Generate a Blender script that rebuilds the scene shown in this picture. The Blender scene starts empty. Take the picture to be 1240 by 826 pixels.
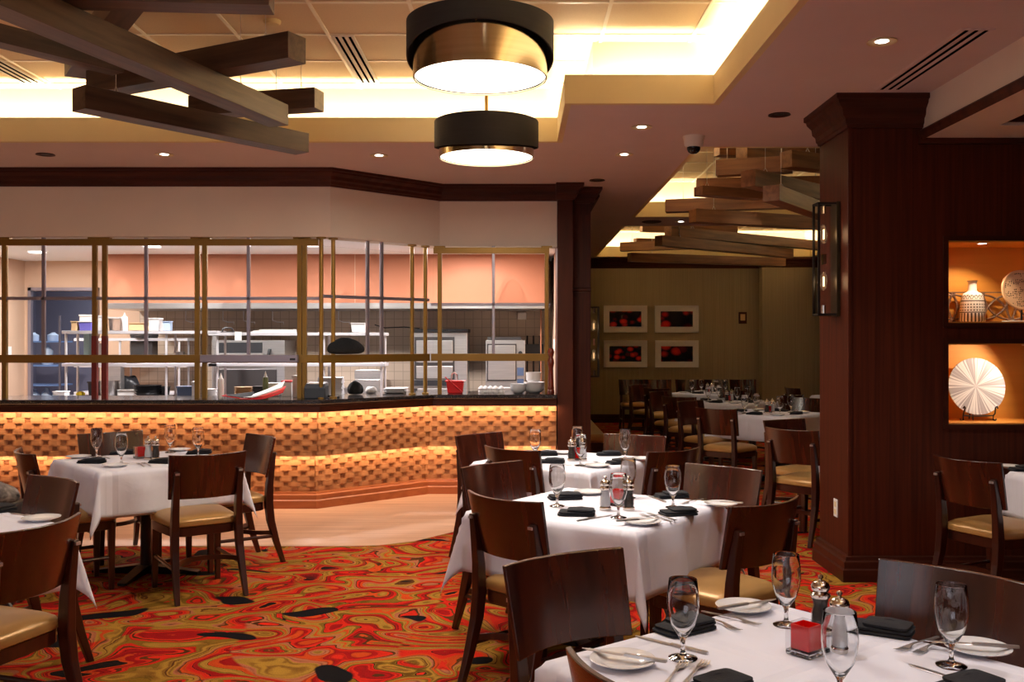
import bpy, math, random
from math import radians as R, sin, cos, pi, sqrt, hypot, atan2
from mathutils import Vector, Matrix

random.seed(7)
SC = bpy.context.scene
COL = SC.collection
F = 1172.0            # focal length in pixels of the 1240 px wide frame
HE = 1.55             # eye height
VX, VY = 626.0, 413.0

# ------------------------------------------------------------------ camera
cam_d = bpy.data.cameras.new('camera')
cam = bpy.data.objects.new('camera', cam_d); COL.objects.link(cam)
cam.location = (0, 0, HE); cam.rotation_euler = (R(90), 0, 0)
cam_d.sensor_width = 36; cam_d.lens = F / 1240 * 36
cam_d.shift_x = -(VX - 620) / 1240; cam_d.shift_y = (VY - 413) / 1240
cam_d.clip_start = 0.05; cam_d.clip_end = 80
cam_d.dof.use_dof = False
SC.camera = cam

# ------------------------------------------------------------------ world, exposure
w = bpy.data.worlds.new('world'); SC.world = w; w.use_nodes = True
bg = w.node_tree.nodes['Background']
bg.inputs[0].default_value = (1.0, 0.86, 0.78, 1); bg.inputs[1].default_value = 0.10
SC.view_settings.view_transform = 'Standard'; SC.view_settings.look = 'None'
SC.view_settings.exposure = 0.0; SC.view_settings.gamma = 1; SC.view_settings.use_curve_mapping = False
SC.cycles.use_denoising = True
SC.cycles.max_bounces = 7; SC.cycles.diffuse_bounces = 4; SC.cycles.glossy_bounces = 4
SC.cycles.transmission_bounces = 7; SC.cycles.transparent_max_bounces = 8
SC.cycles.caustics_reflective = False; SC.cycles.caustics_refractive = False
SC.cycles.sample_clamp_indirect = 4.0

WARM = (1.0, 0.68, 0.34); WARMW = (1.0, 0.84, 0.62); NEUT = (1.0, 0.95, 0.94); COOL = (0.93, 0.93, 1.0)
AMBER = (1.0, 0.67, 0.40)

def area(name, loc, sx, sy, power, color, direction=(0, 0, -1), spread=180):
    d = bpy.data.lights.new(name, 'AREA'); d.shape = 'RECTANGLE'; d.size = sx; d.size_y = sy
    d.energy = power; d.color = color; d.spread = R(spread)
    o = bpy.data.objects.new(name, d); COL.objects.link(o); o.location = loc
    o.rotation_euler = Vector(direction).to_track_quat('-Z', 'Y').to_euler()
    return o
def spot(name, loc, power, color, angle=70, blend=0.5, target=None, size=0.03):
    d = bpy.data.lights.new(name, 'SPOT'); d.energy = power; d.color = color
    d.spot_size = R(angle); d.spot_blend = blend; d.shadow_soft_size = size
    o = bpy.data.objects.new(name, d); COL.objects.link(o); o.location = loc
    dv = Vector(target) - Vector(loc) if target else Vector((0, 0, -1))
    o.rotation_euler = dv.to_track_quat('-Z', 'Y').to_euler()
    return o
def point(name, loc, power, color, size=0.03):
    d = bpy.data.lights.new(name, 'POINT'); d.energy = power; d.color = color; d.shadow_soft_size = size
    o = bpy.data.objects.new(name, d); COL.objects.link(o); o.location = loc
    return o

COVE = 13.0           # watts per metre of cove strip
def strip(x0, y0, x1, y1, z, wpm=COVE, color=WARMW, direction=(0, 0, 1), width=0.05):
    L = hypot(x1 - x0, y1 - y0)
    horizontal = abs(x1 - x0) > abs(y1 - y0)
    d = bpy.data.lights.new('cove_strip', 'AREA'); d.shape = 'RECTANGLE'
    d.size = L; d.size_y = width; d.energy = wpm * L; d.color = color
    o = bpy.data.objects.new('cove_strip', d); COL.objects.link(o)
    o.location = ((x0 + x1) / 2, (y0 + y1) / 2, z)
    xa = Vector((x1 - x0, y1 - y0, 0)).normalized(); za = -Vector(direction).normalized()
    ya = za.cross(xa).normalized(); xa = ya.cross(za).normalized()
    o.rotation_euler = Matrix((xa, ya, za)).transposed().to_euler()
    return o
# strips in the ceiling coves (in the pocket behind each lip)
strip(-5.3, 7.78, 0.40, 7.78, 3.18)
strip(0.42, 6.55, 0.42, 7.70, 3.18)
strip(0.50, 6.54, 1.40, 6.54, 3.18)
strip(1.42, -1.5, 1.42, 6.45, 3.18)
strip(-5.3, -1.6, 1.3, -1.6, 3.18)
for (a, b) in ((7.9, 12.31), (13.3, 18.1)):
    k = 0.55 if a < 10 else 0.7
    strip(1.39, a, 1.39, b, 3.18, COVE * k)
    strip(1.5, b + 0.1, 5.5, b + 0.1, 3.18, COVE * k)
    strip(5.6, a, 5.6, b, 3.18, COVE * k)
# daylight from the windows behind the camera
area('window_daylight', (-3.6, -3.35, 1.7), 4.8, 2.0, 65, (0.84, 0.88, 1.0), (0, 1, 0))
# ------------------------------------------------------------------ helpers
def lin(r, g, b):
    f = lambda c: (c / 12.92 if c <= 0.04045 else ((c + 0.055) / 1.055) ** 2.4)
    return (f(r / 255), f(g / 255), f(b / 255), 1)
def X(px, D): return (px - VX) * D / F
def Z(py, D): return HE - (py - VY) * D / F
def P(px, py, z):                                   # point at height z seen at px, py
    D = (HE - z) * F / (py - VY); return (X(px, D), D)

class MB:
    def __init__(s): s.v = []; s.f = []; s.m = []; s.cur = 0
    def add(s, vs, fs):
        n = len(s.v); s.v += [tuple(v) for v in vs]; s.f += [tuple(i + n for i in f) for f in fs]
        s.m += [s.cur] * len(fs); return s
    def box(s, x0, x1, y0, y1, z0, z1, M=None):
        vs = [Vector(p) for p in ((x0,y0,z0),(x1,y0,z0),(x1,y1,z0),(x0,y1,z0),(x0,y0,z1),(x1,y0,z1),(x1,y1,z1),(x0,y1,z1))]
        if M: vs = [M @ v for v in vs]
        return s.add(vs, [(0,3,2,1),(4,5,6,7),(0,1,5,4),(1,2,6,5),(2,3,7,6),(3,0,4,7)])
    def cbox(s, cx, cy, cz, sx, sy, sz, rz=0.0):
        M = Matrix.Translation((cx, cy, cz)) @ Matrix.Rotation(rz, 4, 'Z')
        return s.box(-sx/2, sx/2, -sy/2, sy/2, -sz/2, sz/2, M)
    def lathe(s, prof, c=(0,0,0), n=24, cap0=True, cap1=True, M=None):
        vs = []; fs = []
        for r, z in prof:
            for i in range(n):
                a = 2 * pi * i / n; v = Vector((c[0] + r * cos(a), c[1] + r * sin(a), c[2] + z))
                vs.append(M @ v if M else v)
        k = len(prof)
        for j in range(k - 1):
            for i in range(n):
                i2 = (i + 1) % n; fs.append((j*n+i, j*n+i2, (j+1)*n+i2, (j+1)*n+i))
        if cap0: fs.append(tuple(reversed(range(n))))
        if cap1: fs.append(tuple(range((k-1)*n, k*n)))
        return s.add(vs, fs)
    def tube(s, pts, r, n=8, closed=False, rs=None):
        pts = [Vector(p) for p in pts]; k = len(pts); vs = []; fs = []
        up0 = Vector((0, 0, 1))
        for j, p in enumerate(pts):
            a = pts[(j-1) % k] if (j or closed) else p; b = pts[(j+1) % k] if (j < k-1 or closed) else p
            t = (b - a).normalized(); up = up0 if abs(t.z) < 0.95 else Vector((0, 1, 0))
            u = t.cross(up).normalized(); v2 = u.cross(t).normalized(); rr = rs[j] if rs else r
            for i in range(n):
                an = 2 * pi * i / n; vs.append(p + u * rr * cos(an) + v2 * rr * sin(an))
        for j in range(k if closed else k - 1):
            j2 = (j + 1) % k
            for i in range(n):
                i2 = (i + 1) % n; fs.append((j*n+i, j*n+i2, j2*n+i2, j2*n+i))
        if not closed: fs += [tuple(reversed(range(n))), tuple(range((k-1)*n, k*n))]
        return s.add(vs, fs)
    def prism(s, poly, z0, z1):
        n = len(poly); vs = [(x, y, z0) for x, y in poly] + [(x, y, z1) for x, y in poly]
        return s.add(vs, [tuple(reversed(range(n))), tuple(range(n, 2*n))] + [(i, (i+1) % n, n+(i+1) % n, n+i) for i in range(n)])
    def loft(s, rings, cap=True):
        n = len(rings[0]); vs = [v for r in rings for v in r]; fs = []
        for j in range(len(rings) - 1):
            for i in range(n):
                i2 = (i + 1) % n; fs.append((j*n+i, j*n+i2, (j+1)*n+i2, (j+1)*n+i))
        if cap: fs += [tuple(reversed(range(n))), tuple(range((len(rings)-1)*n, len(rings)*n))]
        return s.add(vs, fs)
    def sweep(s, prof, pts):                        # profile of (outward, z) swept along a plan polyline
        rings = []
        for j in range(len(pts)):
            rings.append([(offp(pts, d)[j][0], offp(pts, d)[j][1], z) for d, z in prof])
        return s.loft(rings)
    def build(s, name, mat, parent=None, smooth=False, bevel=0, loc=None, rz=0, seg=2):
        me = bpy.data.meshes.new(name); me.from_pydata(s.v, [], s.f); me.validate()
        mats = mat if isinstance(mat, (list, tuple)) else [mat]
        for m in mats: me.materials.append(m)
        if len(mats) > 1: me.polygons.foreach_set('material_index', s.m)
        if smooth:
            me.polygons.foreach_set('use_smooth', [True] * len(me.polygons))
            me.set_sharp_from_angle(angle=R(40))
        me.update()
        o = bpy.data.objects.new(name, me); COL.objects.link(o); o.parent = parent
        if loc: o.location = loc
        o.rotation_euler.z = rz
        if bevel:
            b = o.modifiers.new('bevel', 'BEVEL'); b.width = bevel; b.segments = seg; b.limit_method = 'ANGLE'; b.angle_limit = R(35)
        return o

def offp(pts, d):                                   # offset a polyline to its right-hand side (towards the camera when drawn left to right)
    n = len(pts); out = []
    def nr(a, b):
        L = hypot(b[0]-a[0], b[1]-a[1]); return ((b[1]-a[1])/L, -(b[0]-a[0])/L)
    for i, p in enumerate(pts):
        if i == 0: q = nr(pts[0], pts[1]); out.append((p[0]+q[0]*d, p[1]+q[1]*d)); continue
        if i == n-1: q = nr(pts[-2], pts[-1]); out.append((p[0]+q[0]*d, p[1]+q[1]*d)); continue
        a = nr(pts[i-1], p); b = nr(p, pts[i+1]); mx, my = a[0]+b[0], a[1]+b[1]; k = 2*d/(mx*mx+my*my)
        out.append((p[0]+mx*k, p[1]+my*k))
    return out

def empty(name, loc=(0,0,0), rz=0.0):
    o = bpy.data.objects.new(name, None); COL.objects.link(o); o.location = loc; o.rotation_euler.z = rz
    o.empty_display_size = 0.1; return o
def tag(o, label=None, cat=None, group=None, kind=None):
    if label: o['label'] = label
    if cat: o['category'] = cat
    if group: o['group'] = group
    if kind: o['kind'] = kind
    return o
def thing(name, label, cat, loc=(0,0,0), rz=0.0, group=None): return tag(empty(name, loc, rz), label, cat, group)
def struct(o): o['kind'] = 'structure'; return o
KIDS = {}
def copy_tree(o, parent=None):
    c = o.copy(); COL.objects.link(c); c.parent = parent
    ch = KIDS.get(o.name)
    if ch is None: ch = [k.name for k in o.children]; KIDS[o.name] = ch
    for k in ch: copy_tree(bpy.data.objects[k], c)
    return c
class Proto:                                        # build one, copy the rest
    def __init__(s, make): s.make = make; s.first = None
    def put(s, label, cat, group, loc, rz=0.0, scale=None):
        if s.first is None: s.first = o = s.make()
        else: o = copy_tree(s.first)
        o.location = loc; o.rotation_euler = (0, 0, rz)
        if scale: o.scale = scale
        tag(o, label, cat, group); return o

# ------------------------------------------------------------------ materials
def mat(name, base=(0.5,0.5,0.5,1), rough=0.5, metal=0.0, **kw):
    m = bpy.data.materials.new(name); m.use_nodes = True; b = m.node_tree.nodes['Principled BSDF']
    b.inputs['Base Color'].default_value = base; b.inputs['Roughness'].default_value = rough; b.inputs['Metallic'].default_value = metal
    for k, v in kw.items(): b.inputs[k.replace('_', ' ')].default_value = v
    return m
def nodes(m): return m.node_tree.nodes, m.node_tree.links, m.node_tree.nodes['Principled BSDF']
def ramp(N, stops, interp='LINEAR'):
    r = N.new('ShaderNodeValToRGB'); cr = r.color_ramp; cr.interpolation = interp
    while len(cr.elements) < len(stops): cr.elements.new(0.5)
    for e, (p, c) in zip(cr.elements, stops): e.position = p; e.color = c
    return r
def grained(name, c1, c2, rough=0.35, scale=(30, 30, 2), detail=4, coord='Object', coat=0.0, metal=0.0, bump=0.0, noise=1.0, rand=False):
    m = mat(name, c1, rough, metal); N, L, B = nodes(m)
    tc = N.new('ShaderNodeTexCoord'); mp = N.new('ShaderNodeMapping'); mp.inputs['Scale'].default_value = scale
    nz = N.new('ShaderNodeTexNoise'); nz.inputs['Scale'].default_value = noise; nz.inputs['Detail'].default_value = detail; nz.inputs['Distortion'].default_value = 0.4
    L.new(tc.outputs[coord], mp.inputs[0])
    if rand:
        oi = N.new('ShaderNodeObjectInfo'); ad = N.new('ShaderNodeVectorMath'); ad.operation = 'ADD'
        ml = N.new('ShaderNodeMath'); ml.operation = 'MULTIPLY'; ml.inputs[1].default_value = 37.0
        L.new(oi.outputs['Random'], ml.inputs[0]); L.new(mp.outputs[0], ad.inputs[0]); L.new(ml.outputs[0], ad.inputs[1]); L.new(ad.outputs[0], nz.inputs[0])
    else: L.new(mp.outputs[0], nz.inputs[0])
    r = ramp(N, [(0.3, c1), (0.7, c2)]); L.new(nz.outputs[0], r.inputs[0]); L.new(r.outputs[0], B.inputs['Base Color'])
    if coat: B.inputs['Coat Weight'].default_value = coat; B.inputs['Coat Roughness'].default_value = 0.2
    if bump:
        bp = N.new('ShaderNodeBump'); bp.inputs['Strength'].default_value = bump; bp.inputs['Distance'].default_value = 0.004
        L.new(nz.outputs[0], bp.inputs['Height']); L.new(bp.outputs[0], B.inputs['Normal'])
    return m
def emit(name, col, s): return mat(name, (0, 0, 0, 1), 0.5, Emission_Color=col, Emission_Strength=s)
def glassy(name, col=(1, 1, 1, 1), rough=0.0, ior=1.45):
    return mat(name, col, rough, Transmission_Weight=1.0, IOR=ior)

M_soffit = grained('plaster_rose', lin(220, 204, 202), lin(224, 208, 206), 0.85, (3, 3, 3))
M_bulk = grained('plaster_salmon', lin(236, 222, 204), lin(240, 226, 208), 0.85, (3, 3, 3))
M_cream = grained('plaster_cream', lin(226, 206, 158), lin(230, 210, 162), 0.85, (3, 3, 3))
M_white = mat('plaster_white', lin(238, 232, 216), 0.85)
M_tile = grained('ceiling_tile', lin(226, 204, 164), lin(232, 210, 170), 0.9, (80, 80, 80))
M_tbar = mat('ceiling_grid', lin(240, 228, 200), 0.4)
M_panel = grained('veneer_mahogany', lin(58, 22, 13), lin(84, 36, 19), 0.45, (45, 45, 1.1), 5)
M_panel_side = M_panel
M_crown = grained('crown_walnut', lin(86, 44, 30), lin(60, 30, 20), 0.5, (1.5, 14, 14))
M_trimwood = grained('trim_walnut', lin(84, 40, 25), lin(64, 30, 18), 0.5, (10, 10, 1.5))
M_basewood = grained('base_cherry', lin(170, 96, 52), lin(150, 78, 42), 0.4, (2, 14, 20))
M_basedark = grained('base_mahogany', lin(70, 32, 20), lin(54, 24, 16), 0.35, (2, 14, 20))
M_chair = grained('chair_wood', lin(40, 14, 9), lin(60, 22, 13), 0.30, (28, 28, 3), 5, coat=0.45, rand=True)
M_chairback = grained('chair_back_veneer', lin(42, 15, 9), lin(74, 30, 17), 0.26, (26, 5, 2.2), 5, coat=0.5, rand=True)
M_vinyl = grained('seat_vinyl', lin(172, 130, 74), lin(164, 122, 68), 0.34, (6, 6, 6), metal=0.25, bump=0.12)
def linen():
    m = mat('table_linen', lin(232, 230, 240), 0.85); N, L, B = nodes(m)
    uv = N.new('ShaderNodeTexCoord'); sp = N.new('ShaderNodeSeparateXYZ'); L.new(uv.outputs['UV'], sp.inputs[0]); outs = []
    for k in (0, 1):
        pp = N.new('ShaderNodeMath'); pp.operation = 'PINGPONG'; pp.inputs[1].default_value = 0.19; L.new(sp.outputs[k], pp.inputs[0])
        r = ramp(N, [(0.0, (0, 0, 0, 1)), (0.035, (1, 1, 1, 1))]); L.new(pp.outputs[0], r.inputs[0]); outs.append(r.outputs[0])
    nz = N.new('ShaderNodeTexNoise'); nz.inputs['Scale'].default_value = 5; nz.inputs['Detail'].default_value = 3; nz.inputs['Distortion'].default_value = 0.6; L.new(uv.outputs['UV'], nz.inputs[0])
    ad = N.new('ShaderNodeMath'); ad.operation = 'ADD'; L.new(outs[0], ad.inputs[0]); L.new(outs[1], ad.inputs[1])
    a2 = N.new('ShaderNodeMath'); a2.operation = 'MULTIPLY_ADD'; a2.inputs[1].default_value = 0.9; L.new(nz.outputs[0], a2.inputs[0]); L.new(ad.outputs[0], a2.inputs[2])
    bp = N.new('ShaderNodeBump'); bp.inputs['Strength'].default_value = 0.55; bp.inputs['Distance'].default_value = 0.012; L.new(a2.outputs[0], bp.inputs['Height']); L.new(bp.outputs[0], B.inputs['Normal']); return m
M_linen = linen()
M_linen_flat = mat('folded_linen', lin(232, 230, 236), 0.85)
M_black = mat('black_metal', lin(22, 20, 20), 0.4)
M_napkin = grained('napkin_black', lin(14, 15, 22), lin(24, 25, 34), 0.9, (120, 120, 120), bump=0.3)
M_china = mat('china', lin(240, 238, 238), 0.12, Coat_Weight=0.5)
M_steel = mat('flatware_steel', lin(222, 218, 216), 0.28, 0.9)
M_chrome = mat('chrome', lin(225, 215, 205), 0.06, 1.0)
def thin_glass(name, share, tint=(1, 1, 1, 1)):
    m = bpy.data.materials.new(name); m.use_nodes = True; N, L = m.node_tree.nodes, m.node_tree.links
    for n in list(N):
        if n.type != 'OUTPUT_MATERIAL': N.remove(n)
    out = N[0]; tr = N.new('ShaderNodeBsdfTransparent'); tr.inputs[0].default_value = tint; gl = N.new('ShaderNodeBsdfGlossy'); gl.inputs['Roughness'].default_value = 0.02
    fr = N.new('ShaderNodeLayerWeight'); fr.inputs[0].default_value = 0.5; pw = N.new('ShaderNodeMath'); pw.operation = 'POWER'; pw.inputs[1].default_value = 4.0
    ma = N.new('ShaderNodeMath'); ma.operation = 'MULTIPLY_ADD'; ma.inputs[1].default_value = 0.6; ma.inputs[2].default_value = 0.03; L.new(fr.outputs['Facing'], pw.inputs[0]); L.new(pw.outputs[0], ma.inputs[0])
    mx = N.new('ShaderNodeMixShader'); L.new(ma.outputs[0], mx.inputs[0]); L.new(tr.outputs[0], mx.inputs[1]); L.new(gl.outputs[0], mx.inputs[2])
    if share < 1:
        g = N.new('ShaderNodeBsdfGlass'); g.inputs['IOR'].default_value = 1.45; g.inputs['Roughness'].default_value = 0.0
        m2 = N.new('ShaderNodeMixShader'); m2.inputs[0].default_value = share; L.new(g.outputs[0], m2.inputs[1]); L.new(mx.outputs[0], m2.inputs[2]); L.new(m2.outputs[0], out.inputs[0])
    else: L.new(mx.outputs[0], out.inputs[0])
    return m
M_glass = glassy('clear_glass')
M_thin = thin_glass('thin_clear_glass', 1.0, (.93, .93, .94, 1))
M_acrylic = thin_glass('clear_acrylic', 1.0, (.84, .84, .86, 1))
M_salt = mat('salt', lin(240, 240, 240), 0.8)
M_pepper = grained('peppercorns', lin(24, 20, 18), lin(70, 60, 52), 0.7, (400, 400, 400))
M_redglass = mat('red_glass', lin(236, 22, 18), 0.25, Coat_Weight=0.3)
M_brass = mat('aged_brass', lin(136, 102, 40), 0.38, 0.5)
M_brassround = mat('round_brass', lin(158, 122, 56), 0.34, 0.6)
M_greymetal = mat('grey_channel', lin(150, 142, 152), 0.35, 0.6)
M_pane = glassy('screen_glass', (0.97, 1, 0.98, 1), 0.0, 1.01)
M_stainless = grained('stainless', lin(176, 172, 172), lin(190, 186, 184), 0.3, (3, 60, 60), metal=0.85)
M_shelfsteel = mat('shelf_steel', lin(214, 210, 214), 0.35, 0.45)
M_darksteel = mat('dark_steel', lin(70, 66, 66), 0.35, 0.6)
M_granite = grained('granite', lin(20, 18, 18), lin(54, 48, 46), 0.12, (90, 90, 90), coat=0.3)
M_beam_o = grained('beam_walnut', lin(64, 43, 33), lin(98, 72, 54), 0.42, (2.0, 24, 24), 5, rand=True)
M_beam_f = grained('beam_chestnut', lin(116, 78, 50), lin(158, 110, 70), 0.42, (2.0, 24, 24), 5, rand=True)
M_farwall = grained('wallcovering_olive', lin(164, 148, 116), lin(146, 130, 98), 0.7, (60, 60, 0.6), 5)
M_shade = grained('lamp_shade_black', lin(34, 33, 35), lin(40, 38, 40), 0.75, (4, 4, 90))
M_drum = grained('drum_bronze', lin(176, 160, 130), lin(196, 180, 150), 0.16, (1, 1, 40), metal=1.0)
M_diff = emit('lamp_diffuser', (1.0, 0.88, 0.72, 1), 5.0)
M_dl = emit('downlight_lens', (1.0, 0.93, 0.88, 1), 14.0)
M_orange = grained('wall_terracotta', lin(160, 96, 66), lin(164, 100, 70), 0.7, (2, 2, 2))
M_kwall = mat('kitchen_paint', lin(206, 172, 146), 0.7)
M_kceil = mat('kitchen_ceiling', lin(250, 248, 247), 0.8)
M_void = mat('slot_void', lin(4, 4, 4), 1.0, Specular_IOR_Level=0.0)
M_plastic_w = mat('white_plastic', lin(236, 232, 230), 0.35)
M_red = mat('red_plastic', lin(222, 34, 38), 0.3)
M_blue = mat('blue_grey_plastic', lin(70, 84, 112), 0.4)
M_darkpl = mat('dark_plastic', lin(30, 30, 34), 0.4)
M_cloth_k = grained('black_cloth', lin(10, 10, 11), lin(22, 22, 24), 0.95, (50, 50, 50), bump=0.5)
M_paper = mat('paper', lin(240, 236, 232), 0.8)
M_lilac = mat('lilac_plastic', lin(104, 96, 176), 0.4)
M_tan = mat('tan_board', lin(206, 168, 124), 0.7)
M_niche = grained('niche_lining', lin(216, 146, 58), lin(224, 154, 64), 0.6, (1, 1, 30))
M_mill = grained('mill_wood', lin(120, 44, 26), lin(92, 32, 20), 0.25, (20, 20, 3), coat=0.6)

for m_ in (M_panel, M_crown, M_trimwood, M_basedark):
    m_.node_tree.nodes['Principled BSDF'].inputs['Specular IOR Level'].default_value = 0.18
def kitchen_tile():
    m = mat('kitchen_wall_tile', lin(196, 172, 152), 0.3); N, L, B = nodes(m)
    tc = N.new('ShaderNodeTexCoord'); sp = N.new('ShaderNodeSeparateXYZ'); cb = N.new('ShaderNodeCombineXYZ')
    br = N.new('ShaderNodeTexBrick'); br.offset = 0.0; br.inputs['Scale'].default_value = 1.0
    br.inputs['Brick Width'].default_value = 0.115; br.inputs['Row Height'].default_value = 0.115; br.inputs['Mortar Size'].default_value = 0.004
    br.inputs['Color1'].default_value = lin(206, 184, 164); br.inputs['Color2'].default_value = lin(200, 178, 158); br.inputs['Mortar'].default_value = lin(166, 146, 130)
    L.new(tc.outputs['Object'], sp.inputs[0]); L.new(sp.outputs[0], cb.inputs[0]); L.new(sp.outputs[2], cb.inputs[1])
    L.new(cb.outputs[0], br.inputs[0]); L.new(br.outputs[0], B.inputs['Base Color']); return m
M_ktile = kitchen_tile()

def carpet():
    m = mat('carpet_agate', lin(120, 30, 15), 0.95); N, L, B = nodes(m)
    B.inputs['Specular IOR Level'].default_value = 0.1
    tc = N.new('ShaderNodeTexCoord')
    def noise(scale, detail, dist, vec, rough=0.5, off=(0, 0, 0), sc=(1, 1, 1)):
        mp = N.new('ShaderNodeMapping'); mp.inputs['Location'].default_value = off; mp.inputs['Scale'].default_value = sc
        n = N.new('ShaderNodeTexNoise'); n.inputs['Scale'].default_value = scale; n.inputs['Detail'].default_value = detail
        n.inputs['Distortion'].default_value = dist; n.inputs['Roughness'].default_value = rough
        L.new(vec, mp.inputs[0]); L.new(mp.outputs[0], n.inputs[0]); return n
    a = noise(2.1, 1.0, 0.9, tc.outputs['Object'], 0.4, (3.3, 1.7, 0), (0.9, 1.15, 1))
    b = noise(1.1, 0.5, 0.5, tc.outputs['Object'], 0.4, (11.3, 7.7, 0))
    c = noise(14, 2.0, 0.8, tc.outputs['Object'], 0.6)
    # tiny wobble added to the contour value
    wb = N.new('ShaderNodeMath'); wb.operation = 'MULTIPLY_ADD'; wb.inputs[1].default_value = 0.02; L.new(c.outputs[0], wb.inputs[0]); L.new(a.outputs[0], wb.inputs[2])
    RED = lin(198, 36, 18); RED2 = lin(150, 14, 14); GOLD = lin(160, 116, 42); TAN = lin(168, 98, 66); BRN = lin(92, 50, 16); BLK = lin(26, 16, 14); ORG = lin(190, 66, 20); OLV = lin(126, 90, 24)
    seqA = [(0.0, BLK), (0.27, BLK), (0.30, ORG), (0.325, RED2), (0.365, RED), (0.385, BRN), (0.40, RED), (0.425, OLV), (0.445, GOLD), (0.478, BRN),
            (0.485, GOLD), (0.512, TAN), (0.53, BRN), (0.538, ORG), (0.56, RED), (0.59, BLK), (0.597, RED2), (0.625, OLV), (0.635, GOLD), (0.668, BRN), (0.675, ORG), (0.71, RED2), (0.76, BLK)]
    seqB = [(0.0, RED2), (0.27, RED), (0.31, BLK), (0.318, GOLD), (0.35, OLV), (0.36, GOLD), (0.395, ORG), (0.41, BRN), (0.425, RED2), (0.46, RED), (0.485, BLK),
            (0.492, OLV), (0.51, GOLD), (0.535, ORG), (0.55, GOLD), (0.572, TAN), (0.60, BRN), (0.61, RED), (0.64, RED2), (0.66, ORG), (0.69, TAN), (0.73, GOLD), (0.79, BRN)]
    def rp(seq): return ramp(N, seq, 'CONSTANT')
    r1 = rp(seqA); r2 = rp(seqB)
    st = N.new('ShaderNodeMath'); st.operation = 'MULTIPLY_ADD'; st.inputs[1].default_value = 1.22; st.inputs[2].default_value = -0.11
    L.new(wb.outputs[0], st.inputs[0]); L.new(st.outputs[0], r1.inputs[0]); L.new(st.outputs[0], r2.inputs[0])
    sel = ramp(N, [(0.49, (0, 0, 0, 1)), (0.51, (1, 1, 1, 1))]); L.new(b.outputs[0], sel.inputs[0])
    mx = N.new('ShaderNodeMix'); mx.data_type = 'RGBA'; L.new(sel.outputs[0], mx.inputs[0]); L.new(r1.outputs[0], mx.inputs[6]); L.new(r2.outputs[0], mx.inputs[7])
    # fine gold and brown hairline rings that follow the contours
    hl = N.new('ShaderNodeMath'); hl.operation = 'MULTIPLY'; hl.inputs[1].default_value = 235.0; L.new(st.outputs[0], hl.inputs[0])
    hs = N.new('ShaderNodeMath'); hs.operation = 'SINE'; L.new(hl.outputs[0], hs.inputs[0])
    hr = ramp(N, [(0.0, (0.52, 0.42, 0.36, 1)), (0.55, (1, 1, 1, 1)), (1.0, (1.1, 1.12, 1.05, 1))]); hh = N.new('ShaderNodeMath'); hh.operation = 'MULTIPLY_ADD'; hh.inputs[1].default_value = .5; hh.inputs[2].default_value = .5
    L.new(hs.outputs[0], hh.inputs[0]); L.new(hh.outputs[0], hr.inputs[0])
    e = noise(3.1, 1.0, 0.6, tc.outputs['Object'], 0.5, (5.1, 2.2, 0)); er = ramp(N, [(0.44, (0.15, 0.15, 0.15, 1)), (0.56, (0.9, 0.9, 0.9, 1))]); L.new(e.outputs[0], er.inputs[0])
    m3 = N.new('ShaderNodeMix'); m3.data_type = 'RGBA'; m3.blend_type = 'MULTIPLY'; L.new(er.outputs[0], m3.inputs[0]); L.new(mx.outputs[2], m3.inputs[6]); L.new(hr.outputs[0], m3.inputs[7]); mx = m3
    # scattered near-black brown areas and black ovals
    g2 = noise(2.3, 0.5, 0.5, tc.outputs['Object'], 0.45, (21.7, 4.4, 0), (1, 1.3, 1)); gr = ramp(N, [(0.69, (0, 0, 0, 1)), (0.697, (1, 1, 1, 1))]); L.new(g2.outputs[0], gr.inputs[0])
    m5 = N.new('ShaderNodeMix'); m5.data_type = 'RGBA'; L.new(gr.outputs[0], m5.inputs[0]); L.new(mx.outputs[2], m5.inputs[6]); m5.inputs[7].default_value = lin(15, 12, 15); mx = m5
    # pile speckle
    d = noise(160, 1, 0, tc.outputs['Object']); dr = ramp(N, [(0.3, (0.55, 0.55, 0.55, 1)), (0.7, (1.0, 1.0, 1.0, 1))]); L.new(d.outputs[0], dr.inputs[0])
    mm = N.new('ShaderNodeMix'); mm.data_type = 'RGBA'; mm.blend_type = 'MULTIPLY'; mm.inputs[0].default_value = 0.6
    L.new(mx.outputs[2], mm.inputs[6]); L.new(dr.outputs[0], mm.inputs[7]); L.new(mm.outputs[2], B.inputs['Base Color'])
    bp = N.new('ShaderNodeBump'); bp.inputs['Strength'].default_value = 0.4; bp.inputs['Distance'].default_value = 0.003
    L.new(d.outputs[0], bp.inputs['Height']); L.new(bp.outputs[0], B.inputs['Normal'])
    return m
M_carpet = carpet()
M_woodfloor = grained('walkway_plank', lin(206, 168, 140), lin(178, 138, 112), 0.35, (0.9, 14, 1), 5)

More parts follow.
